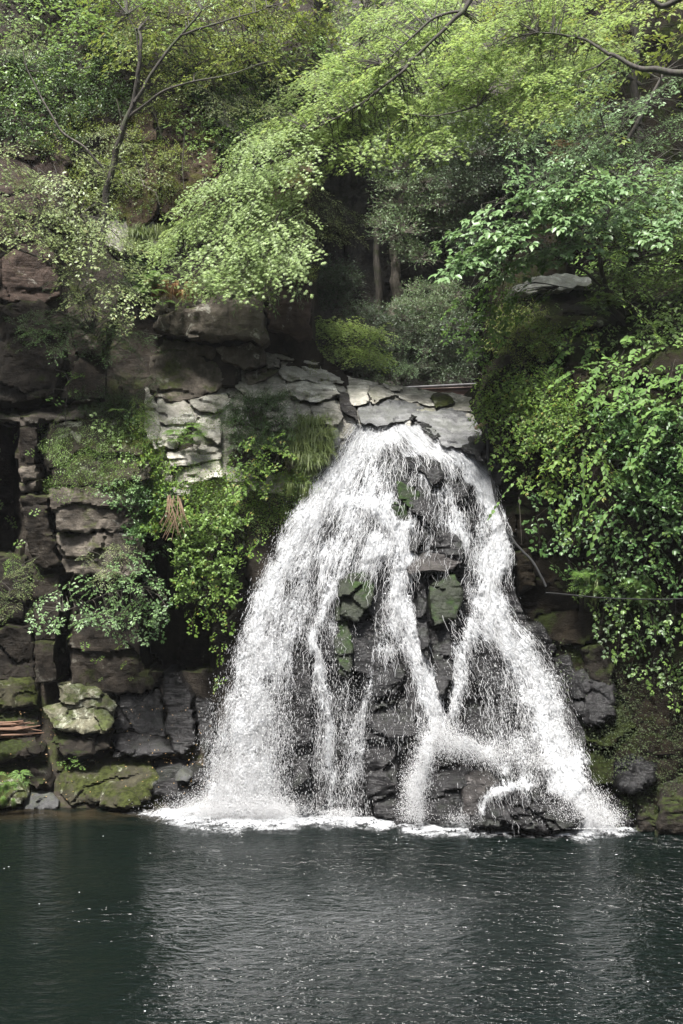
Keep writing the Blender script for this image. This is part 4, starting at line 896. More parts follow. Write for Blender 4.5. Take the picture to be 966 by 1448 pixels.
_raw = {}; _sp = {}
def spray_mesh(kind, seed, mat, bark='dark'):
    key = (kind, seed, mat)
    if key in _sp: return _sp[key]
    if (kind, seed) not in _raw: _raw[(kind, seed)] = make_spray(kind, seed * 13 + len(kind))
    V, F, T, wood = _raw[(kind, seed)]
    if wood is None or not wood.V:
        me = mesh_np(kind + '_spray', V, [F], [ML[mat]], attrs={'tint': T})
    else:
        W = np.concatenate(wood.V); n0 = len(V); W3 = [f + n0 for f in wood.F if f.shape[1] == 3]; W4 = [f + n0 for f in wood.F if f.shape[1] == 4]
        F3 = np.concatenate([F] + W3); F4 = np.concatenate(W4)
        mi = np.concatenate([np.zeros(len(F)), np.ones(len(F3) - len(F) + len(F4))])
        me = mesh_np(kind + '_spray', np.vstack([V, W]), [F3, F4], [ML[mat], MB_[bark]], mi, {'tint': np.concatenate([T, np.zeros(len(W))])})
    _sp[key] = me; return me

def orient(yaw, pitch, roll, s):
    return Matrix.Rotation(yaw, 4, 'Z') @ Matrix.Rotation(-pitch, 4, 'Y') @ Matrix.Rotation(roll, 4, 'X') @ Matrix.Diagonal((s, s, s, 1))

def spread(poly, n, rg, relax=4):
    poly = np.asarray(poly, float); lo, hi = poly.min(0), poly.max(0); out = []
    for _ in range(n):
        best = None; bd = -1
        for _ in range(relax):
            for _ in range(60):
                c = lo + (hi - lo) * rg.random(2)
                if inside(c[:1], c[1:2], poly)[0]: break
            d = min([np.hypot(*(c - o)) for o in out[-60:]] or [1e9])
            if d > bd: bd, best = d, c
        out.append(best)
    return np.array(out)

PN = {'maple': 'leaf_spray', 'ovate': 'leaf_spray', 'fine': 'leaf_spray', 'broad': 'leaf_spray', 'pinnate': 'leaf_spray', 'dome': 'leaf_clump', 'domebig': 'leaf_clump', 'vine': 'vine_spray', 'mat': 'leaf_mat', 'fern': 'frond_cluster', 'grass': 'grass_tuft', 'hang': 'hanging_tuft', 'bamboo': 'leaf_spray'}
_ctr = [0]
def plant(name, label, cat, areas, stems=(), group=None, root=None, bark='dark', twig=1.6, cliff=None):
    """areas: (polygon px, (near, far) metres or depth function, kind, leaf material, count, scale, yaw centre, yaw spread, pitch centre)"""
    _ctr[0] += 1; rg = np.random.default_rng(100 + _ctr[0])
    a0 = areas[0]; pl = np.array(a0[0], float); f0 = a0[1]
    if root is None:
        cx, cy = pl[:, 0].mean(), pl[:, 1].max(); root = P(cx, cy, f0(np.array([cx]), np.array([cy]))[0] if callable(f0) else f0[1])
    e = empty(name, root, label, cat, group)
    mb = MB(); nodes = []
    for si, (pts, r0, r1) in enumerate(stems):
        q = np.array([P(*p) for p in pts]); t = np.linspace(0, len(q) - 1, len(q) * 6); q = np.stack([np.interp(t, np.arange(len(q)), q[:, i]) for i in range(3)], 1)
        for _ in range(2): q[1:-1] = (q[:-2] + 2 * q[1:-1] + q[2:]) / 4
        q[1:-1] += r0 * 1.1 * np.stack([fbm(q[1:-1] * 1.3 + k * 9, _ctr[0], 2) for k in range(3)], 1)
        rr = np.linspace(r0, r1, len(q)) * (1 + .12 * fbm(q * 4, 7, 2))
        if si == 0:
            tb = MB(); tb.tube(q, rr, 8); tb.build('trunk' if cat == 'tree' else 'stem', MB_[bark], e)
        else: mb.tube(q, rr, 6)
        nodes.append(q)
    nodes = np.concatenate(nodes) if nodes else None
    for (poly, dep, kind, mat, n, sc, yc, ys, pc) in areas:
        pp = spread(poly, n, rg); dy_t = np.zeros(len(pp))
        if kind in ('maple', 'ovate', 'pinnate', 'broad') and not callable(dep) and sc > .68:      # boughs grow in layers with gaps between
            gap = 46 * min(1.4, sc); sl_ = .42 if math.cos(R(yc)) <= 0 else -.2; q = (pp[:, 1] + sl_ * pp[:, 0] + 10 * np.sin(pp[:, 0] / 37)) / gap
            pp[:, 1] += (np.round(q) - q) * gap * .72; tier = np.round(q).astype(int); dy_t = h3(tier, tier * 0, tier * 0, _ctr[0]) - .5
        for (x, y), dt in zip(pp, dy_t):
            Y = (float(dep(np.array([x]), np.array([y]))[0]) - rg.uniform(.12, .5)) if callable(dep) else np.clip(rg.uniform(*dep) + dt * (dep[1] - dep[0]), dep[0], dep[1])
            loc = P(x, y, Y); me = spray_mesh(kind, int(rg.integers(0, 4)), mat, bark)
            o = bpy.data.objects.new(PN[kind], me); col.objects.link(o); o.parent = e
            if kind in ('mat', 'grass', 'hang'): o['kind'] = 'stuff'
            s = sc * rg.uniform(.7, 1.3)
            if kind in ('vine', 'mat'): M = Matrix.Rotation(R(rg.uniform(-25, 25)), 4, 'Z') @ Matrix.Rotation(R(rg.uniform(-12, 12)), 4, 'X') @ Matrix.Rotation(R(rg.uniform(-15, 15) + (rg.uniform(0, 360) if kind == 'mat' else 0)), 4, 'Y') @ Matrix.Diagonal((s, s, s, 1))
            elif kind in ('dome', 'domebig', 'fern', 'grass', 'hang'): M = Matrix.Rotation(R(rg.uniform(10, 30)), 4, 'X') @ Matrix.Rotation(rg.uniform(0, 6.28), 4, 'Z') @ Matrix.Diagonal((s, s, s, 1))
            else:
                M = orient(R(yc + rg.uniform(-ys, ys)), R(pc - 8 + rg.normal(0, 8)), R(rg.normal(0, 11)), s)
            tip = Vector(loc)
            if kind in ('maple', 'ovate', 'fine', 'broad', 'pinnate'):   # the area gives the middle of the twig
                tip = tip - (M.to_3x3() @ Vector((.65, 0, -.06)))
            M.translation = tip - e.location
            o.matrix_local = M
            if nodes is not None and twig:
                b = np.array(tip); dd = np.linalg.norm(nodes - b, axis=1); k = int(dd.argmin())
                if dd[k] < twig * 2 and dd[k] > .15:
                    c_ = nodes[k]; mid = (b + c_) / 2 + np.array([0, 0, .12 * dd[k]]) + rg.normal(0, .06 * dd[k], 3); mb.tube([c_, (c_ + mid) / 2 + [0, 0, .02], mid, b], [.012 + .006 * dd[k], .012, .01, .006], 4)
    if mb.V: mb.build('branch', MB_[bark], e)
    return e

# ---- the gorge behind
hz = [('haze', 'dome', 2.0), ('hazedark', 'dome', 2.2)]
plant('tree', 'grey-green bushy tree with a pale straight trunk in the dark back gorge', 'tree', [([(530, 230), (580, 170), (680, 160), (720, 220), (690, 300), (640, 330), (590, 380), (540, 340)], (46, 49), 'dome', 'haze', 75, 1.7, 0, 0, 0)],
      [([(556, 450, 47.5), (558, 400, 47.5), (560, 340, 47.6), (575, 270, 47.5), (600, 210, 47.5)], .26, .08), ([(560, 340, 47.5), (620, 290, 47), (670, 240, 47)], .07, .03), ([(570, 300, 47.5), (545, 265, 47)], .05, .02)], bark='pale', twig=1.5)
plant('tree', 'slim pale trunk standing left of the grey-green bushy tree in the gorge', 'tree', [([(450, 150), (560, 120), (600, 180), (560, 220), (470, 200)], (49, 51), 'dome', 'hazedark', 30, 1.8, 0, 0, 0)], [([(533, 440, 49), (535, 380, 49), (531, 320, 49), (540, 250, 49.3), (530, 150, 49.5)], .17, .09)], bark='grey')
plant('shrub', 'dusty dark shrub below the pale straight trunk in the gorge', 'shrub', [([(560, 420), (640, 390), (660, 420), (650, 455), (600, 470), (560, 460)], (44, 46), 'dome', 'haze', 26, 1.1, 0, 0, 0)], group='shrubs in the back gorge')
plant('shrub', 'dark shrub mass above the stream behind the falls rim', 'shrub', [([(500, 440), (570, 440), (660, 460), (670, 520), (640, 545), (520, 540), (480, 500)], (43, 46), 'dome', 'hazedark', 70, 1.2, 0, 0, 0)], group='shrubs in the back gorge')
plant('shrub', 'blue-green shrub leaning over the rock rim behind the small bright maple', 'shrub', [([(500, 500), (560, 480), (600, 500), (580, 540), (520, 540)], (41, 42), 'pinnate', 'blue', 26, .8, -90, 90, -15)], group='shrubs in the back gorge')
plant('small_tree', 'small bright yellow-green maple just above the pale rock rim', 'tree', [([(443, 445), (480, 440), (540, 465), (555, 500), (520, 510), (470, 500), (445, 480)], (38.6, 40), 'maple', 'maple', 46, .8, -90, 100, -12)], [([(480, 540, 41), (484, 500, 41), (480, 460, 40.5)], .05, .02), ([(484, 500, 41), (520, 475, 40)], .03, .01)])
plant('shrub', 'dark shrub clinging to the gorge wall beside the tall red block', 'shrub', [([(443, 390), (480, 380), (500, 420), (470, 440), (443, 440)], (46, 48), 'dome', 'hazedark', 20, 1.3, 0, 0, 0)], group='shrubs in the back gorge')
plant('tree', 'dark evergreen tree hanging over the gorge right of the grey-green tree', 'tree', [([(640, 180), (760, 160), (780, 260), (740, 330), (680, 380), (640, 340)], (44, 47), 'dome', 'hazedark', 70, 1.7, 0, 0, 0)], [([(720, 430, 46), (715, 330, 46), (700, 240, 46)], .14, .05)])
plant('hanging_shrub', 'reddish-brown withered fern in the green slope above the gorge', 'fern', [([(780, 205), (806, 202), (808, 226), (786, 232)], (41, 42), 'fern', 'straw', 6, 1.0, 0, 0, 0)])
# ---- wooded slopes at the top
plant('tree', 'pale green tree filling the top centre of the slope behind the maple boughs', 'tree', [([(430, -60), (700, -60), (720, 60), (640, 170), (520, 150), (450, 180), (430, 100)], (48, 54), 'ovate', 'maple_pale', 130, 2.4, -90, 90, -20)], [([(500, 260, 52), (510, 120, 52), (520, -40, 52)], .2, .12)], bark='grey')
plant('tree', 'tall mixed green tree at the top right of the wooded slope', 'tree', [([(680, -60), (1030, -60), (1030, 130), (860, 150), (740, 160), (690, 80)], (40, 47), 'ovate', 'midy', 140, 2.0, -90, 90, -18)], [([(900, 300, 43), (905, 150, 43), (890, -50, 43)], .2, .1), ([(905, 120, 43), (800, 40, 42.5), (740, 20, 42.5)], .09, .04)])
plant('tree', 'cool blue-green tree with feathery layered boughs on the right slope', 'tree', [([(800, 120), (1000, 100), (1020, 260), (880, 280), (760, 250), (720, 200), (770, 170)], (38, 41), 'pinnate', 'blue', 110, 1.7, -110, 80, -14), ([(780, 160), (850, 150), (880, 200), (800, 235), (775, 200)], (37, 38), 'pinnate', 'blue', 24, 1.2, 200, 50, -16)], [([(880, 330, 40), (870, 240, 40), (900, 170, 40), (940, 100, 40)], .11, .05), ([(862, 200, 39), (850, 165, 39), (845, 130, 39)], .04, .02)])
plant('shrub', 'dark shrubbery at the right edge behind the broad-leaved tree', 'shrub', [([(820, 240), (1030, 230), (1030, 470), (900, 460), (850, 380)], (36, 38), 'ovate', 'mid', 110, 1.3, -90, 90, -20)])
# ---- upper left cliff
dl = lambda a, b: dleft(a, b)
plant('shrub', 'dark evergreen thicket in the top left corner of the cliff', 'shrub', [([(-60, -60), (120, -60), (200, 20), (150, 110), (60, 170), (-60, 150)], dl, 'ovate', 'mid', 110, 1.25, -90, 90, -25), ([(-40, 100), (150, 60), (180, 160), (60, 230), (-40, 180)], dl, 'dome', 'dark', 40, 1.2, 0, 0, 0)])
plant('shrub', 'dense shrub covering the cliff to the right of the slender tree', 'shrub', [([(240, 40), (440, 20), (440, 190), (380, 250), (300, 240), (250, 150)], dl, 'ovate', 'mid', 110, 1.2, -90, 90, -25), ([(260, 120), (430, 90), (420, 220), (330, 250)], dl, 'dome', 'dark', 40, 1.1, 0, 0, 0)])
plant('shrub', 'warm yellow-green foliage along the top of the left cliff', 'shrub', [([(150, -60), (480, -60), (470, 60), (380, 80), (250, 60), (150, 60)], (36.5, 39), 'ovate', 'midy', 140, 1.5, -90, 90, -20)])
plant('creeper', 'thin creeper straggling over the rusty cliff face behind the slender tree', 'creeper', [([(60, 170), (240, 150), (260, 250), (240, 310), (100, 300), (60, 230)], dl, 'dome', 'midy', 36, .9, 0, 0, 0), ([(90, 210), (250, 180), (260, 270), (150, 320)], dl, 'fine', 'mid', 26, 1.0, -90, 90, -30)])
plant('shrub', 'olive bush on the cliff beside the foot of the slender tree', 'shrub', [([(100, 200), (170, 190), (240, 210), (230, 270), (120, 280)], dl, 'ovate', 'olive', 28, .95, -90, 90, -20)])
plant('slender_tree', 'slender dark-trunked tree rising in front of the rusty left cliff', 'tree',
      [([(190, 20), (300, 0), (410, 10), (400, 60), (300, 110), (250, 150), (200, 120), (140, 70)], (33.6, 35.2), 'fine', 'midy', 64, 1.2, -80, 100, -14), ([(250, 110), (380, 90), (420, 110), (400, 160), (300, 175)], (33.6, 34.6), 'fine', 'olive', 22, 1.0, -60, 90, -14), ([(110, -20), (260, -40), (300, 20), (180, 60), (100, 40)], (33, 34.5), 'ovate', 'mid', 24, 1.1, -90, 100, -14), ([(120, 170), (200, 180), (190, 260), (130, 250)], (33, 34), 'fine', 'olive', 12, .9, -90, 90, -16)],
      [([(147, 335, 34.2), (151, 270, 34), (168, 205, 33.8), (185, 160, 33.6), (196, 110, 33.4), (198, 60, 33.3), (192, 40, 33.3)], .11, .04), ([(190, 145, 33.5), (222, 92, 33.3), (253, 52, 33.2), (285, 15, 33.1)], .065, .025), ([(255, 50, 33.2), (310, 32, 33), (352, 18, 32.9), (378, 10, 32.9)], .035, .01), ([(183, 165, 33.6), (225, 132, 33.2), (262, 118, 33), (320, 108, 32.9), (362, 92, 32.9)], .045, .012), ([(197, 85, 33.3), (192, 45, 33.2), (180, 20, 33.2)], .03, .012)], twig=1.3)
plant('bare_sapling', 'thin crooked pale-barked sapling leaning across the upper left cliff', 'tree', [([(20, 20), (60, 40), (50, 90), (10, 80)], (33.5, 34.2), 'fine', 'olive', 10, .8, -90, 90, -15)], [([(152, 245, 34.2), (120, 208, 34), (88, 188, 33.9), (68, 155, 33.8), (48, 120, 33.8), (36, 95, 33.8), (33, 72, 33.8)], .04, .018), ([(36, 90, 33.8), (44, 72, 33.8)], .015, .008)], bark='grey', twig=0)
tw = empty('dead_twigs', P(200, 260, 36), 'bare pale twigs hanging in front of the rusty cliff', 'twigs')
for k, q in enumerate([[(165, 140), (172, 170), (168, 190), (180, 215)], [(200, 205), (210, 240), (205, 250)], [(172, 240), (180, 262), (188, 270)], [(195, 240), (203, 262), (220, 272), (226, 290)], [(215, 150), (228, 190), (250, 215)], [(262, 180), (258, 230), (260, 270)]]):
    mb = MB(); mb.tube([P(x, y, 35.4 - .1 * k) for x, y in q], np.linspace(.022, .01, len(q)), 5); mb.build('twig', MB_['pale'], tw)
# ---- left bush in front of the dark slab
plant('weeping_shrub', 'large pale olive shrub drooping in layers over the left cliff', 'shrub',
      [([(-60, 200), (20, 205), (80, 250), (140, 290), (150, 340), (90, 350), (30, 330), (-60, 330)], (31.6, 33), 'ovate', 'olive', 90, .9, -70, 80, -22), ([(60, 300), (150, 300), (190, 350), (200, 420), (170, 470), (110, 440), (80, 380)], (32, 33.4), 'ovate', 'olive', 60, .8, -60, 80, -22)],
      [([(-60, 420, 33.5), (0, 360, 33), (60, 320, 32.8), (110, 310, 32.6)], .06, .02), ([(20, 350, 33), (70, 370, 32.9), (110, 430, 32.8)], .035, .012)], bark='grey', twig=1.0)
plant('shrub', 'glossy dark green bush below the weeping olive shrub', 'shrub', [([(15, 455), (60, 440), (140, 460), (205, 480), (205, 500), (150, 505), (90, 500), (30, 480)], (32.4, 33.6), 'fine', 'darkgloss', 42, .9, -80, 90, -14), ([(70, 400), (160, 410), (180, 470), (100, 470)], (33, 34), 'fine', 'gloss', 22, .85, -80, 90, -14)], [([(150, 560, 34), (152, 500, 33.8), (130, 470, 33.4)], .03, .012)], twig=1.2)
plant('shrub', 'small glossy evergreen on the ledge left of the pale ridge rock', 'shrub', [([(148, 522), (200, 515), (218, 540), (205, 575), (170, 580), (150, 555)], (33.4, 34), 'fine', 'darkgloss', 22, .62, -90, 90, -12)])
plant('sapling', 'thin sapling with a few pale leaves under the dark overhang', 'sapling', [([(70, 520), (110, 525), (112, 560), (75, 560)], (33.4, 33.7), 'broad', 'big', 5, .5, -90, 90, -15)], [([(95, 625, 33.5), (92, 580, 33.5), (98, 540, 33.5)], .015, .008)], twig=.8)
# ---- block top: maple and fringe
plant('maple_tree', 'pale green maple spreading fan-like over the big rock block', 'tree',
      [([(205, 370), (235, 330), (300, 290), (370, 290), (430, 330), (420, 380), (370, 405), (300, 395), (240, 392)], (31.4, 33), 'maple', 'maple_pale', 70, .95, -115, 70, -26),
       ([(240, 320), (290, 250), (350, 200), (430, 190), (450, 260), (430, 330), (350, 310), (280, 320)], (32.2, 34), 'maple', 'maple_pale', 80, .95, -120, 70, -26)],
      [([(442, 300, 35.5), (415, 270, 34.6), (380, 262, 33.8), (330, 290, 33.2)], .07, .025), ([(415, 270, 34.6), (400, 320, 33.6), (370, 360, 32.8)], .04, .015), ([(400, 265, 34.2), (380, 230, 33.6), (350, 215, 33.4)], .04, .015), ([(350, 280, 33.4), (300, 310, 32.8), (260, 345, 32.4)], .03, .01)], twig=1.3)
plant('shrub', 'sparse round-leaved bush at the upper right corner of the rock block', 'shrub', [([(425, 260), (470, 280), (515, 310), (500, 335), (450, 340), (425, 350)], (34, 35), 'fine', 'olive', 26, .7, -40, 90, -10), ([(400, 290), (440, 300), (440, 400), (395, 400)], (34.4, 35.2), 'dome', 'midy', 22, .8, 0, 0, 0)], [([(410, 330, 35), (450, 315, 34.6), (490, 318, 34.4)], .02, .006)], twig=.9)
plant('bamboo_grass', 'narrow-leaved bamboo sprigs hanging off the lip of the rock block', 'bamboo', [([(310, 395), (370, 385), (420, 395), (425, 415), (380, 415), (330, 410)], (33.2, 34), 'bamboo', 'gloss', 16, .6, -60, 70, -20)])
plant('grass_clump', 'mossy grass tuft beside the pale rock at the foot of the slender tree', 'grass', [([(180, 335), (230, 325), (240, 350), (200, 362), (182, 355)], dl, 'grass', 'grass', 16, .9, 0, 0, 0)])
plant('dead_fern_fringe', 'brown withered fringe hanging under the maple from the block lip', 'fern', [([(205, 390), (240, 395), (280, 392), (270, 415), (215, 412)], (34.0, 34.6), 'hang', 'straw', 16, .5, 0, 0, 0)])
plant('fern', 'green fern hanging from the ledge under the brown fringe', 'fern', [([(195, 380), (240, 390), (235, 440), (205, 430)], (33.6, 34.2), 'fern', 'fern', 9, .75, 0, 0, 0), ([(180, 370), (215, 380), (210, 425), (190, 425)], dl, 'dome', 'dark', 10, .7, 0, 0, 0)])
# ---- big overhead maple
plant('maple_tree', 'big bright yellow-green maple with drooping boughs across the top of the gorge', 'tree',
      [([(360, 190), (420, 120), (500, 90), (560, 110), (600, 180), (560, 200), (500, 200), (440, 230), (390, 215)], (33.5, 35.5), 'maple', 'maple', 92, 1.04, -125, 65, -22),
       ([(440, 110), (500, 40), (580, 10), (660, 0), (660, 60), (600, 100), (520, 110)], (33.5, 36.0), 'maple', 'maple', 68, 1.07, -125, 70, -20),
       ([(560, 130), (640, 100), (740, 90), (800, 110), (790, 160), (700, 170), (640, 200), (580, 185)], (33.0, 35.0), 'maple', 'maple', 66, 1.07, -110, 80, -18),
       ([(470, 190), (540, 195), (640, 200), (630, 225), (560, 230), (490, 240)], (33.5, 34.5), 'broad', 'maple', 26, 0.70, -100, 80, -16)],
      [([(720, -80, 33.5), (680, -20, 33.5), (655, 15, 33.5), (630, 40, 33.5), (600, 70, 33.5), (565, 98, 33.5)], .09, .03), ([(655, 15, 33.5), (610, 25, 33.5), (575, 60, 33.5), (540, 90, 33.5)], .045, .015), ([(580, 90, 33.5), (520, 140, 33.3), (480, 165, 33.1), (440, 185, 33.0)], .045, .015), ([(530, 130, 33.3), (500, 160, 33.0)], .02, .008), ([(675, 150, 32.5), (640, 160, 32.5), (610, 165, 32.7), (575, 160, 32.9)], .03, .01)], twig=1.4)
plant('maple_tree', 'maple bough with a thick bare limb reaching in from the upper right edge', 'tree',
      [([(700, -30), (800, -40), (880, 10), (900, 50), (830, 110), (760, 120), (720, 60)], (32.0, 34.0), 'maple', 'maple', 61, 1.04, -130, 70, -16), ([(640, 40), (720, 30), (760, 80), (690, 110), (640, 90)], (32.5, 34.0), 'maple', 'maple', 26, 0.99, -130, 70, -16), ([(760, 90), (850, 100), (870, 130), (800, 150), (760, 130)], (31.6, 32.4), 'maple', 'maple', 17, 0.94, -140, 60, -14)],
      [([(1060, 112, 29.5), (966, 104, 30.1), (925, 97, 30.4), (890, 90, 30.7), (862, 78, 30.9)], .11, .045), ([(866, 80, 30.9), (845, 95, 30.8), (815, 105, 30.7)], .03, .01), ([(1000, -20, 31.1), (940, 8, 31.5), (915, -10, 31.5)], .09, .06), ([(862, 78, 30.9), (830, 55, 31.3), (790, 48, 31.4), (760, 46, 31.5)], .045, .02)], twig=1.3)
# ---- right tree
plant('broadleaf_tree', 'glossy broad-leaved tree leaning left over the right side of the gorge', 'tree',
      [([(640, 345), (700, 290), (760, 270), (830, 300), (830, 345), (760, 362), (700, 384), (650, 385)], (30.8, 32.8), 'broad', 'gloss', 85, 1.15, -140, 70, -16), ([(720, 240), (800, 225), (900, 230), (1000, 240), (1000, 330), (900, 340), (800, 310), (740, 290)], (31, 33.5), 'broad', 'gloss', 100, 1.1, -110, 80, -15),
       ([(625, 440), (680, 400), (735, 410), (740, 440), (700, 500), (660, 500), (640, 480)], (32, 33), 'broad', 'big', 34, .75, -130, 70, -24), ([(860, 300), (1010, 300), (1010, 440), (900, 440), (860, 400)], (31.5, 34), 'ovate', 'mid', 60, 1.1, -90, 80, -18)],
      [([(886, 460, 33.5), (860, 430, 33.2), (855, 400, 33), (850, 360, 32.8), (858, 310, 32.6), (872, 272, 32.5), (880, 262, 32.5)], .09, .03), ([(858, 415, 33.1), (830, 385, 32.8), (800, 370, 32.4), (770, 355, 32), (730, 350, 31.8)], .045, .012), ([(886, 445, 33.4), (880, 400, 33.2), (890, 370, 33)], .03, .012), ([(853, 350, 32.8), (820, 320, 32.4), (780, 300, 32.2), (740, 300, 32)], .04, .012), ([(855, 412, 33), (815, 410, 32.9), (790, 405, 32.9)], .02, .01)], twig=1.5)
plant('shrub', 'leafy twigs half covering the pale flat slab on the right', 'shrub', [([(700, 400), (760, 405), (800, 430), (840, 440), (840, 480), (760, 500), (700, 480)], (31.8, 32.8), 'broad', 'creeper', 26, .55, -120, 70, -24)])
plant('shrub', 'yellowish small shrub beside the pale stacked rocks on the right', 'shrub', [([(820, 415), (860, 405), (880, 430), (860, 445), (825, 440)], (32.6, 33), 'fern', 'creeper', 8, .6, 0, 0, 0), ([(700, 430), (760, 440), (790, 500), (740, 520), (690, 500)], dright, 'dome', 'midy', 26, .8, 0, 0, 0)])
# ---- right mound
dr = dright
plant('creeper', 'small-leaved creeper matting the rounded left shoulder of the right cliff', 'creeper', [([(672, 560), (690, 520), (760, 500), (820, 530), (830, 600), (770, 640), (700, 620)], dr, 'mat', 'creeper', 10, .85, 0, 0, 0), ([(675, 550), (720, 515), (790, 520), (830, 580), (760, 620), (690, 600)], dr, 'ovate', 'creeper', 85, .85, -100, 80, -32), ([(690, 540), (790, 520), (840, 590), (790, 690), (715, 680)], dr, 'broad', 'creeper', 34, .6, -110, 80, -30)], group='plants covering the right cliff')
plant('climbing_plant', 'mid green leafy climber below the creeper shoulder on the right cliff', 'climber', [([(700, 600), (780, 560), (860, 600), (880, 680), (800, 700), (740, 690), (705, 660)], dr, 'broad', 'creeper', 40, .62, -100, 70, -38), ([(720, 640), (860, 620), (880, 740), (760, 760)], dr, 'broad', 'creeper', 8, 0.58, -95, 75, -50)], group='plants covering the right cliff')
plant('climbing_plant', 'shaded leafy climber on the lower middle of the right cliff', 'climber', [([(735, 690), (860, 700), (1010, 700), (1010, 820), (860, 830), (770, 800)], dr, 'broad', 'darkgloss', 60, .68, -100, 70, -38), ([(740, 720), (1000, 700), (1000, 900), (850, 890), (790, 830)], dr, 'broad', 'mid', 16, 0.61, -95, 75, -50)], group='plants covering the right cliff')
plant('climbing_plant', 'dark drooping climber at the right edge of the picture above the moss', 'climber', [([(820, 800), (1010, 780), (1010, 960), (900, 950), (850, 900)], dr, 'broad', 'dark', 40, .6, -100, 70, -40), ([(840, 860), (1010, 860), (1010, 1000), (920, 990)], dr, 'broad', 'mid', 14, 0.54, -95, 75, -50)], group='plants covering the right cliff')
plant('shrub', 'low leafy bush behind the pale stacked rocks at the foot of the broad-leaved tree', 'shrub', [([(790, 440), (840, 400), (900, 400), (1010, 400), (1010, 490), (900, 480), (850, 470)], dr, 'broad', 'mid', 46, .85, -100, 80, -20)], group='plants covering the right cliff')
plant('shrub', 'dark leafy bush filling the gap under the broad-leaved hanging shrub', 'shrub', [([(860, 560), (1010, 600), (1010, 720), (880, 720), (850, 640)], dr, 'domebig', 'darkgloss', 38, .9, 0, 0, 0)], group='plants covering the right cliff')
for (x, y, s, lb) in [(835, 820, .9, 'pale narrow-leaved fern tuft on the right cliff near the black wire'), (905, 830, .7, 'second small fern tuft near the right end of the black wire'), (895, 670, .8, 'brown-tipped fern tuft under the broad-leaved hanging shrub')]:
    plant('fern', lb, 'fern', [([(x - 14, y - 12), (x + 14, y - 12), (x + 14, y + 12), (x - 14, y + 12)], dr, 'fern', 'fern', 4, s, 0, 0, 0), ([(x - 10, y - 8), (x + 10, y - 8), (x + 10, y + 8), (x - 10, y + 8)], dr, 'hang', 'grass', 2, s, 0, 0, 0)], group='fern tufts on the right cliff')
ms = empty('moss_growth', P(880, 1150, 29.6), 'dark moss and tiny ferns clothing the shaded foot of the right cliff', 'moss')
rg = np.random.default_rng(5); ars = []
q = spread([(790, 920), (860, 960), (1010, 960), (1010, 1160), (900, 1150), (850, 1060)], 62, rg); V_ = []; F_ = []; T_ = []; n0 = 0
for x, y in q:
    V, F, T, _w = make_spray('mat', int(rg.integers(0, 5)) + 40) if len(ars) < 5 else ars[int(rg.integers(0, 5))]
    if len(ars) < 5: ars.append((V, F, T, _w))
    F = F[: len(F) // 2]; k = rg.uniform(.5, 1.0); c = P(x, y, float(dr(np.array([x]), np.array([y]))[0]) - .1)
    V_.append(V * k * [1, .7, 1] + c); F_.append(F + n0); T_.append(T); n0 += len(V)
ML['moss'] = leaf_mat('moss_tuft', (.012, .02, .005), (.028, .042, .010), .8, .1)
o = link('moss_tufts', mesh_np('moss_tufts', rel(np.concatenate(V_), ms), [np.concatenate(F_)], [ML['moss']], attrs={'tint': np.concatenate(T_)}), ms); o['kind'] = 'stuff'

# broad-leaved hanging shrub: every large leaf one can pick apart is a leaf of its own
def leafy(name, label, cat, poly, dep, n, size, mat, seed, lean=(-.5, -.6, -.55)):
    rg = np.random.default_rng(seed); pl = np.array(poly, float)
    e = empty(name, P(pl[:, 0].max() - 5, pl[:, 1].mean(), dep(np.array([pl[:, 0].max() - 5.]), np.array([pl[:, 1].mean()]))[0]), label, cat)
    pr = []
    for k in range(4):
        V, F, T = leaves(np.zeros((1, 3)), np.array([[1., 0, 0]]), np.array([[0, 0, 1.]]), 1.0, .58 + .04 * k, np.array([k / 3.2]), 'o6'); pr.append(mesh_np('leaf', V, [F], [ML[mat]], attrs={'tint': T}))
    tw_ = MB(); pts = []
    nb = n // 11 + 1; starts = spread(poly, nb, rg)
    for s in starts:
        Y = float(dep(s[:1], s[1:2])[0]) - rg.uniform(.35, .95); p0 = P(s[0], s[1], Y); d = np.array(lean) + rg.normal(0, .4, 3); d /= np.linalg.norm(d); L = rg.uniform(.7, 1.1)
        q = np.array([p0 + d * L * t + np.array([0, 0, -.3 * t * t * L]) for t in np.linspace(0, 1, 7)]); tw_.tube(q, np.linspace(.009, .003, 7), 4)
        for k in range(11):
            t = (k + .6) / 11; b = p0 + d * L * t + np.array([0, 0, -.3 * t * t * L]); sd = np.cross(d, [0, 0, 1.]) * (1 if k % 2 else -1)
            pts.append((b, d * .75 + sd * rg.uniform(.5, 1.1) + np.array([0, 0, -.25]) if k < 10 else d))
    for b, d in pts[:n]:
        d = d / np.linalg.norm(d); nr = np.array([0, -.6, 1.]) + rg.normal(0, .35, 3); s = np.cross(nr, d); s /= np.linalg.norm(s); u = np.cross(d, s); k = size * rg.uniform(.65, 1.2)
        o = bpy.data.objects.new('leaf', pr[int(rg.integers(0, 4))]); col.objects.link(o); o.parent = e
        M = Matrix([[d[0] * k, s[0] * k, u[0] * k, 0], [d[1] * k, s[1] * k, u[1] * k, 0], [d[2] * k, s[2] * k, u[2] * k, 0], [0, 0, 0, 1]]); M.translation = Vector([float(c) for c in b]) - e.location; o.matrix_local = M
    tw_.build('twig', MB_['grey'], e); return e
e = leafy('hanging_shrub', 'pale green broad-leaved shrub cascading down the right cliff', 'shrub', [(785, 470), (850, 455), (920, 470), (1000, 520), (1000, 620), (920, 610), (860, 580), (800, 520)], dr, 300, .2, 'big', 3, (-.8, -.5, -.3))
rg = np.random.default_rng(77)
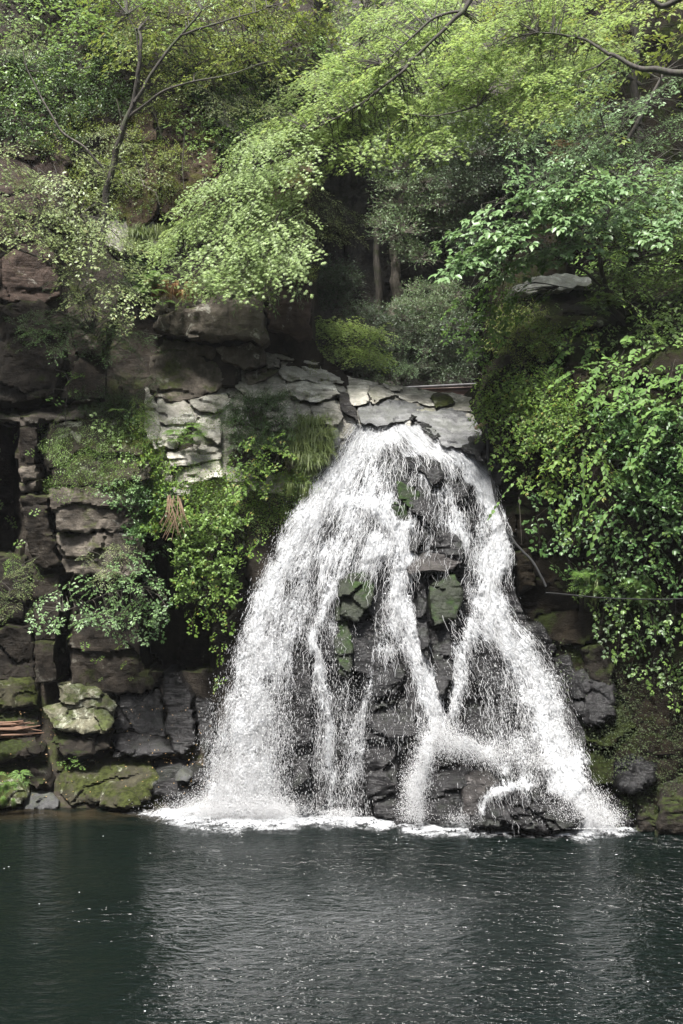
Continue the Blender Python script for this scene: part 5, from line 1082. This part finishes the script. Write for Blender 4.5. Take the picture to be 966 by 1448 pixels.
for x, y in spread([(790, 465), (860, 450), (1000, 490), (1010, 650), (900, 620), (810, 540)], 52, rg):   # the smaller leaves behind
    o = bpy.data.objects.new('leaf_spray', spray_mesh('broad', int(rg.integers(0, 4)), 'big')); col.objects.link(o); o.parent = e
    M = orient(R(rg.uniform(-170, -60)), R(-35 + rg.normal(0, 8)), R(rg.normal(0, 12)), rg.uniform(.6, .9)); M.translation = Vector(P(x, y, float(dr(np.array([x]), np.array([y]))[0]) - .35)) - e.location; o.matrix_local = M
leafy('hanging_vine', 'vine of separate bright leaves trailing down beside the falls hose', 'vine', [(800, 600), (880, 610), (900, 700), (850, 760), (790, 720)], dr, 120, .16, 'big', 9, (-.3, -.3, -.9))
leafy('sapling', 'few large pale leaves hanging left of the right cliff below the rim', 'sapling', [(724, 680), (740, 676), (745, 700), (730, 705)], dr, 12, .15, 'big', 12, (-.2, -.4, -.6))
# ---- ledge and left face plants
de = dledge; zl = 'plants on the left cliff'
plant('shrub', 'dark green bush hanging over the middle of the pale ledge', 'shrub', [([(308, 560), (350, 548), (410, 560), (418, 600), (400, 640), (350, 645), (312, 610)], (32.7, 33.4), 'fine', 'darkgloss', 46, .62, -90, 90, -30), ([(318, 570), (400, 565), (400, 630), (340, 640)], (32.9, 33.5), 'dome', 'dark', 26, .7, 0, 0, 0), ([(345, 615), (400, 605), (405, 640), (360, 650)], (32.3, 32.7), 'broad', 'creeper', 12, .45, -90, 80, -20)])
plant('fern', 'small bright fern growing from a crack in the pale slabs', 'fern', [([(245, 606), (280, 600), (295, 622), (270, 632), (248, 625)], (32.7, 33), 'fern', 'fern', 7, .55, 0, 0, 0)])
plant('grass_clump', 'long green grass tufts drooping beside the left edge of the falls', 'grass', [([(425, 595), (465, 600), (468, 640), (440, 675), (415, 660), (418, 620)], lambda a, b: dledge(a, b) - .15, 'grass', 'grass', 42, .75, 0, 0, 0), ([(405, 650), (440, 640), (440, 690), (410, 690)], lambda a, b: dledge(a, b) - .15, 'hang', 'grass', 14, .6, 0, 0, 0)])
plant('climbing_plant', 'bright leafy plants under the dark bush on the ledge', 'climber', [([(320, 650), (390, 650), (385, 690), (330, 695)], (32.2, 32.8), 'broad', 'creeper', 22, .48, -90, 80, -28), ([(270, 690), (430, 650), (430, 720), (360, 760), (280, 750)], lambda a, b: dledge(a, b) - .05, 'mat', 'creeper', 34, .7, 0, 0, 0), ([(290, 690), (420, 680), (400, 740), (300, 750)], lambda a, b: dledge(a, b) - .05, 'fine', 'creeper', 26, .5, -90, 80, -35)])
plant('creeper', 'long strip of climbing ivy hanging down the edge left of the pale slabs', 'creeper', [([(190, 560), (214, 560), (225, 640), (240, 700), (220, 720), (200, 660)], (32.7, 33.3), 'fine', 'creeper', 34, .5, -90, 90, -30), ([(195, 580), (225, 640), (245, 740), (215, 740)], (32.6, 33.1), 'mat', 'creeper', 16, .55, 0, 0, 0), ([(200, 650), (260, 660), (270, 760), (215, 760)], (32.3, 32.9), 'domebig', 'creeper', 16, .65, 0, 0, 0)])
plant('climbing_plant', 'leafy mass spilling down the cliff between ledge and left spray', 'climber', [([(235, 700), (330, 690), (370, 760), (350, 800), (300, 830), (250, 790)], (31.8, 32.4), 'broad', 'creeper', 44, .52, -90, 80, -35), ([(245, 790), (330, 800), (325, 880), (280, 900), (255, 860)], (31.7, 32.3), 'broad', 'creeper', 26, 0.43, -95, 75, -50), ([(250, 740), (330, 730), (330, 850), (260, 850)], (31.9, 32.4), 'domebig', 'mid', 24, .7, 0, 0, 0), ([(290, 860), (325, 860), (318, 960), (300, 975)], (31.6, 32.0), 'broad', 'creeper', 8, 0.30, -95, 75, -50)])
rt = empty('dead_roots', P(252, 760, 31.9), 'tangle of tan dead stems hanging over the leafy mass on the left cliff', 'roots')
for k in range(22):
    mb = MB(); x = 236 + 20 * random.random(); mb.tube([P(x, 698 + random.random() * 8, 31.75), P(x - 4 + 14 * random.random(), 725, 31.6), P(x - 14 + 34 * random.random(), 735 + 32 * random.random(), 31.65)], [.012, .012, .006], 5); mb.build('stem', simple_mat('dead_stem', (.2, .13, .08), .7), rt)
plant('creeper', 'low moss and seedlings on the big mossy block of the left cliff', 'creeper', [([(60, 610), (200, 600), (205, 690), (75, 690)], lambda a, b: dleft(a, b) - .7, 'mat', 'mid', 22, .6, 0, 0, 0), ([(70, 590), (200, 570), (205, 680), (85, 680)], lambda a, b: dleft(a, b) - .6, 'fine', 'mid', 28, .5, -90, 90, -30), ([(110, 560), (190, 560), (190, 610), (120, 610)], lambda a, b: dleft(a, b) - .4, 'dome', 'dark', 14, .6, 0, 0, 0)])
plant('shrub', 'small glossy sprig sticking out of the dark left recess', 'shrub', [([(138, 680), (200, 668), (205, 700), (145, 712)], (32.3, 32.7), 'broad', 'gloss', 13, .42, -110, 80, -12)])
plant('shrub', 'broad dark-leaved plant in the shadow left of the dead stems', 'shrub', [([(170, 700), (235, 690), (240, 750), (190, 760)], (32.4, 32.9), 'domebig', 'darkgloss', 18, .6, 0, 0, 0), ([(180, 560), (240, 740), (200, 740)], (33, 33.4), 'domebig', 'dark', 14, .6, 0, 0, 0)])
plant('shrub', 'leafy green shrub jutting out over the dark columns on the lower left', 'shrub', [([(40, 860), (90, 820), (140, 790), (200, 780), (235, 830), (235, 870), (190, 885), (120, 880), (50, 890)], (31.2, 32.4), 'broad', 'gloss', 62, .5, -120, 90, -16), ([(110, 790), (180, 770), (190, 820), (130, 820)], (31.8, 32.4), 'fine', 'olive', 14, .6, -90, 90, -16), ([(150, 870), (220, 870), (215, 895), (170, 905)], (31.5, 32), 'broad', 'gloss', 10, .42, -90, 80, -25)], [([(240, 850, 33.3), (200, 830, 32.4), (150, 840, 32), (90, 865, 31.8)], .025, .008), ([(200, 830, 32.4), (160, 800, 32.2)], .015, .006)], twig=.9)
plant('sapling', 'thin leafy sprig at the left edge beside the dark columns', 'sapling', [([(-20, 840), (20, 800), (42, 790), (40, 840), (20, 865), (-20, 865)], (31.8, 32.3), 'fine', 'olive', 14, .55, -90, 90, -10)], [([(-30, 870, 32.4), (10, 850, 32.1), (30, 800, 32)], .012, .005)], twig=.8)
plant('seedlings', 'line of small seedlings on the crack above the split boulder', 'seedlings', [([(90, 895), (190, 890), (200, 960), (150, 965), (100, 930)], lambda a, b: dleft(a, b) - .3, 'broad', 'creeper', 8, .28, -90, 80, -20)])
plant('fern', 'bright little fern on the mossy slab in front of the split boulder', 'fern', [([(88, 1074), (118, 1070), (120, 1084), (92, 1086)], (30.9, 31.1), 'broad', 'fern', 6, .26, -90, 90, -5)])
plant('fern', 'soft green fern at the left waterline', 'fern', [([(-10, 1090), (30, 1090), (36, 1112), (-10, 1130)], (30.5, 30.8), 'fern', 'fern', 7, .45, 0, 0, 0), ([(-10, 1105), (20, 1105), (24, 1132), (-10, 1136)], (30.4, 30.7), 'hang', 'fern', 8, .35, 0, 0, 0)])

plant('creeper', 'thin trails of small leaves on the narrow columns at the left edge', 'creeper', [([(-10, 610), (60, 610), (62, 800), (0, 800)], lambda a, b: dleft(a, b) - .35, 'broad', 'mid', 9, .42, -90, 80, -40), ([(0, 780), (60, 790), (40, 880), (-10, 880)], lambda a, b: dleft(a, b) - .35, 'fine', 'mid', 8, .5, -90, 80, -30)])
plant('creeper', 'ferny creepers hanging in the dark gap between mossy block and pale slabs', 'creeper', [([(140, 590), (215, 580), (240, 700), (200, 720), (150, 680)], (32.9, 33.4), 'broad', 'mid', 22, .5, -90, 80, -40), ([(150, 560), (205, 560), (230, 680), (170, 680)], (33, 33.4), 'fern', 'fern', 9, .5, 0, 0, 0)])
plant('moss_cushion', 'mossy cushions and tiny leaves along the pale slab steps', 'moss', [([(225, 600), (320, 570), (330, 700), (250, 700)], lambda a, b: dledge(a, b) - .12, 'mat', 'creeper', 20, .42, 0, 0, 0), ([(380, 470), (440, 480), (470, 560), (400, 580)], lambda a, b: dledge(a, b) - .15, 'mat', 'midy', 9, .3, 0, 0, 0)])
plant('shrub', 'dark leafy tuft in the recess above the split boulder', 'shrub', [([(180, 740), (240, 760), (240, 900), (200, 900)], (32.6, 33.1), 'broad', 'darkgloss', 22, .5, -90, 80, -35)])
# scattered leaf litter on the bank
m = 260; x = RG.uniform(0, 300, m); y = RG.uniform(1000, 1135, m); Yd = dleft(x, y) - RG.uniform(.2, .9, m)
V, F, T = leaves(P(x, y, Yd), RG.normal(0, 1, (m, 3)), np.tile([0, -.4, 1.], (m, 1)) + RG.normal(0, .3, (m, 3)), RG.uniform(.03, .07, m), RG.uniform(.02, .04, m), RG.random(m), 'o2')
ML['litter'] = leaf_mat('fallen_leaf', (.12, .07, .03), (.3, .2, .08), .6, .1)
o = link('leaf_litter', mesh_np('leaf_litter', V, [F], [ML['litter']], attrs={'tint': T})); tag(o, 'brown fallen leaves scattered on the mossy left bank', 'leaves', kind='stuff')

# ------------------------------------------------------------------ thin mist in the gorge air
hm, t, out = newmat('haze_air'); g = N(t)
v = g.n('ShaderNodeVolumePrincipled', {'Color': (.93, .95, .97, 1), 'Density': .0002, 'Anisotropy': .1}); t.links.new(v.outputs[0], out.inputs['Volume'])
hb = MB(); hb.box((6, 22, 27.5), (160, 134, 62)); o = hb.build('haze', hm, smooth=False, kind='stuff'); tag(o, 'thin pale mist filling the gorge air', 'haze')
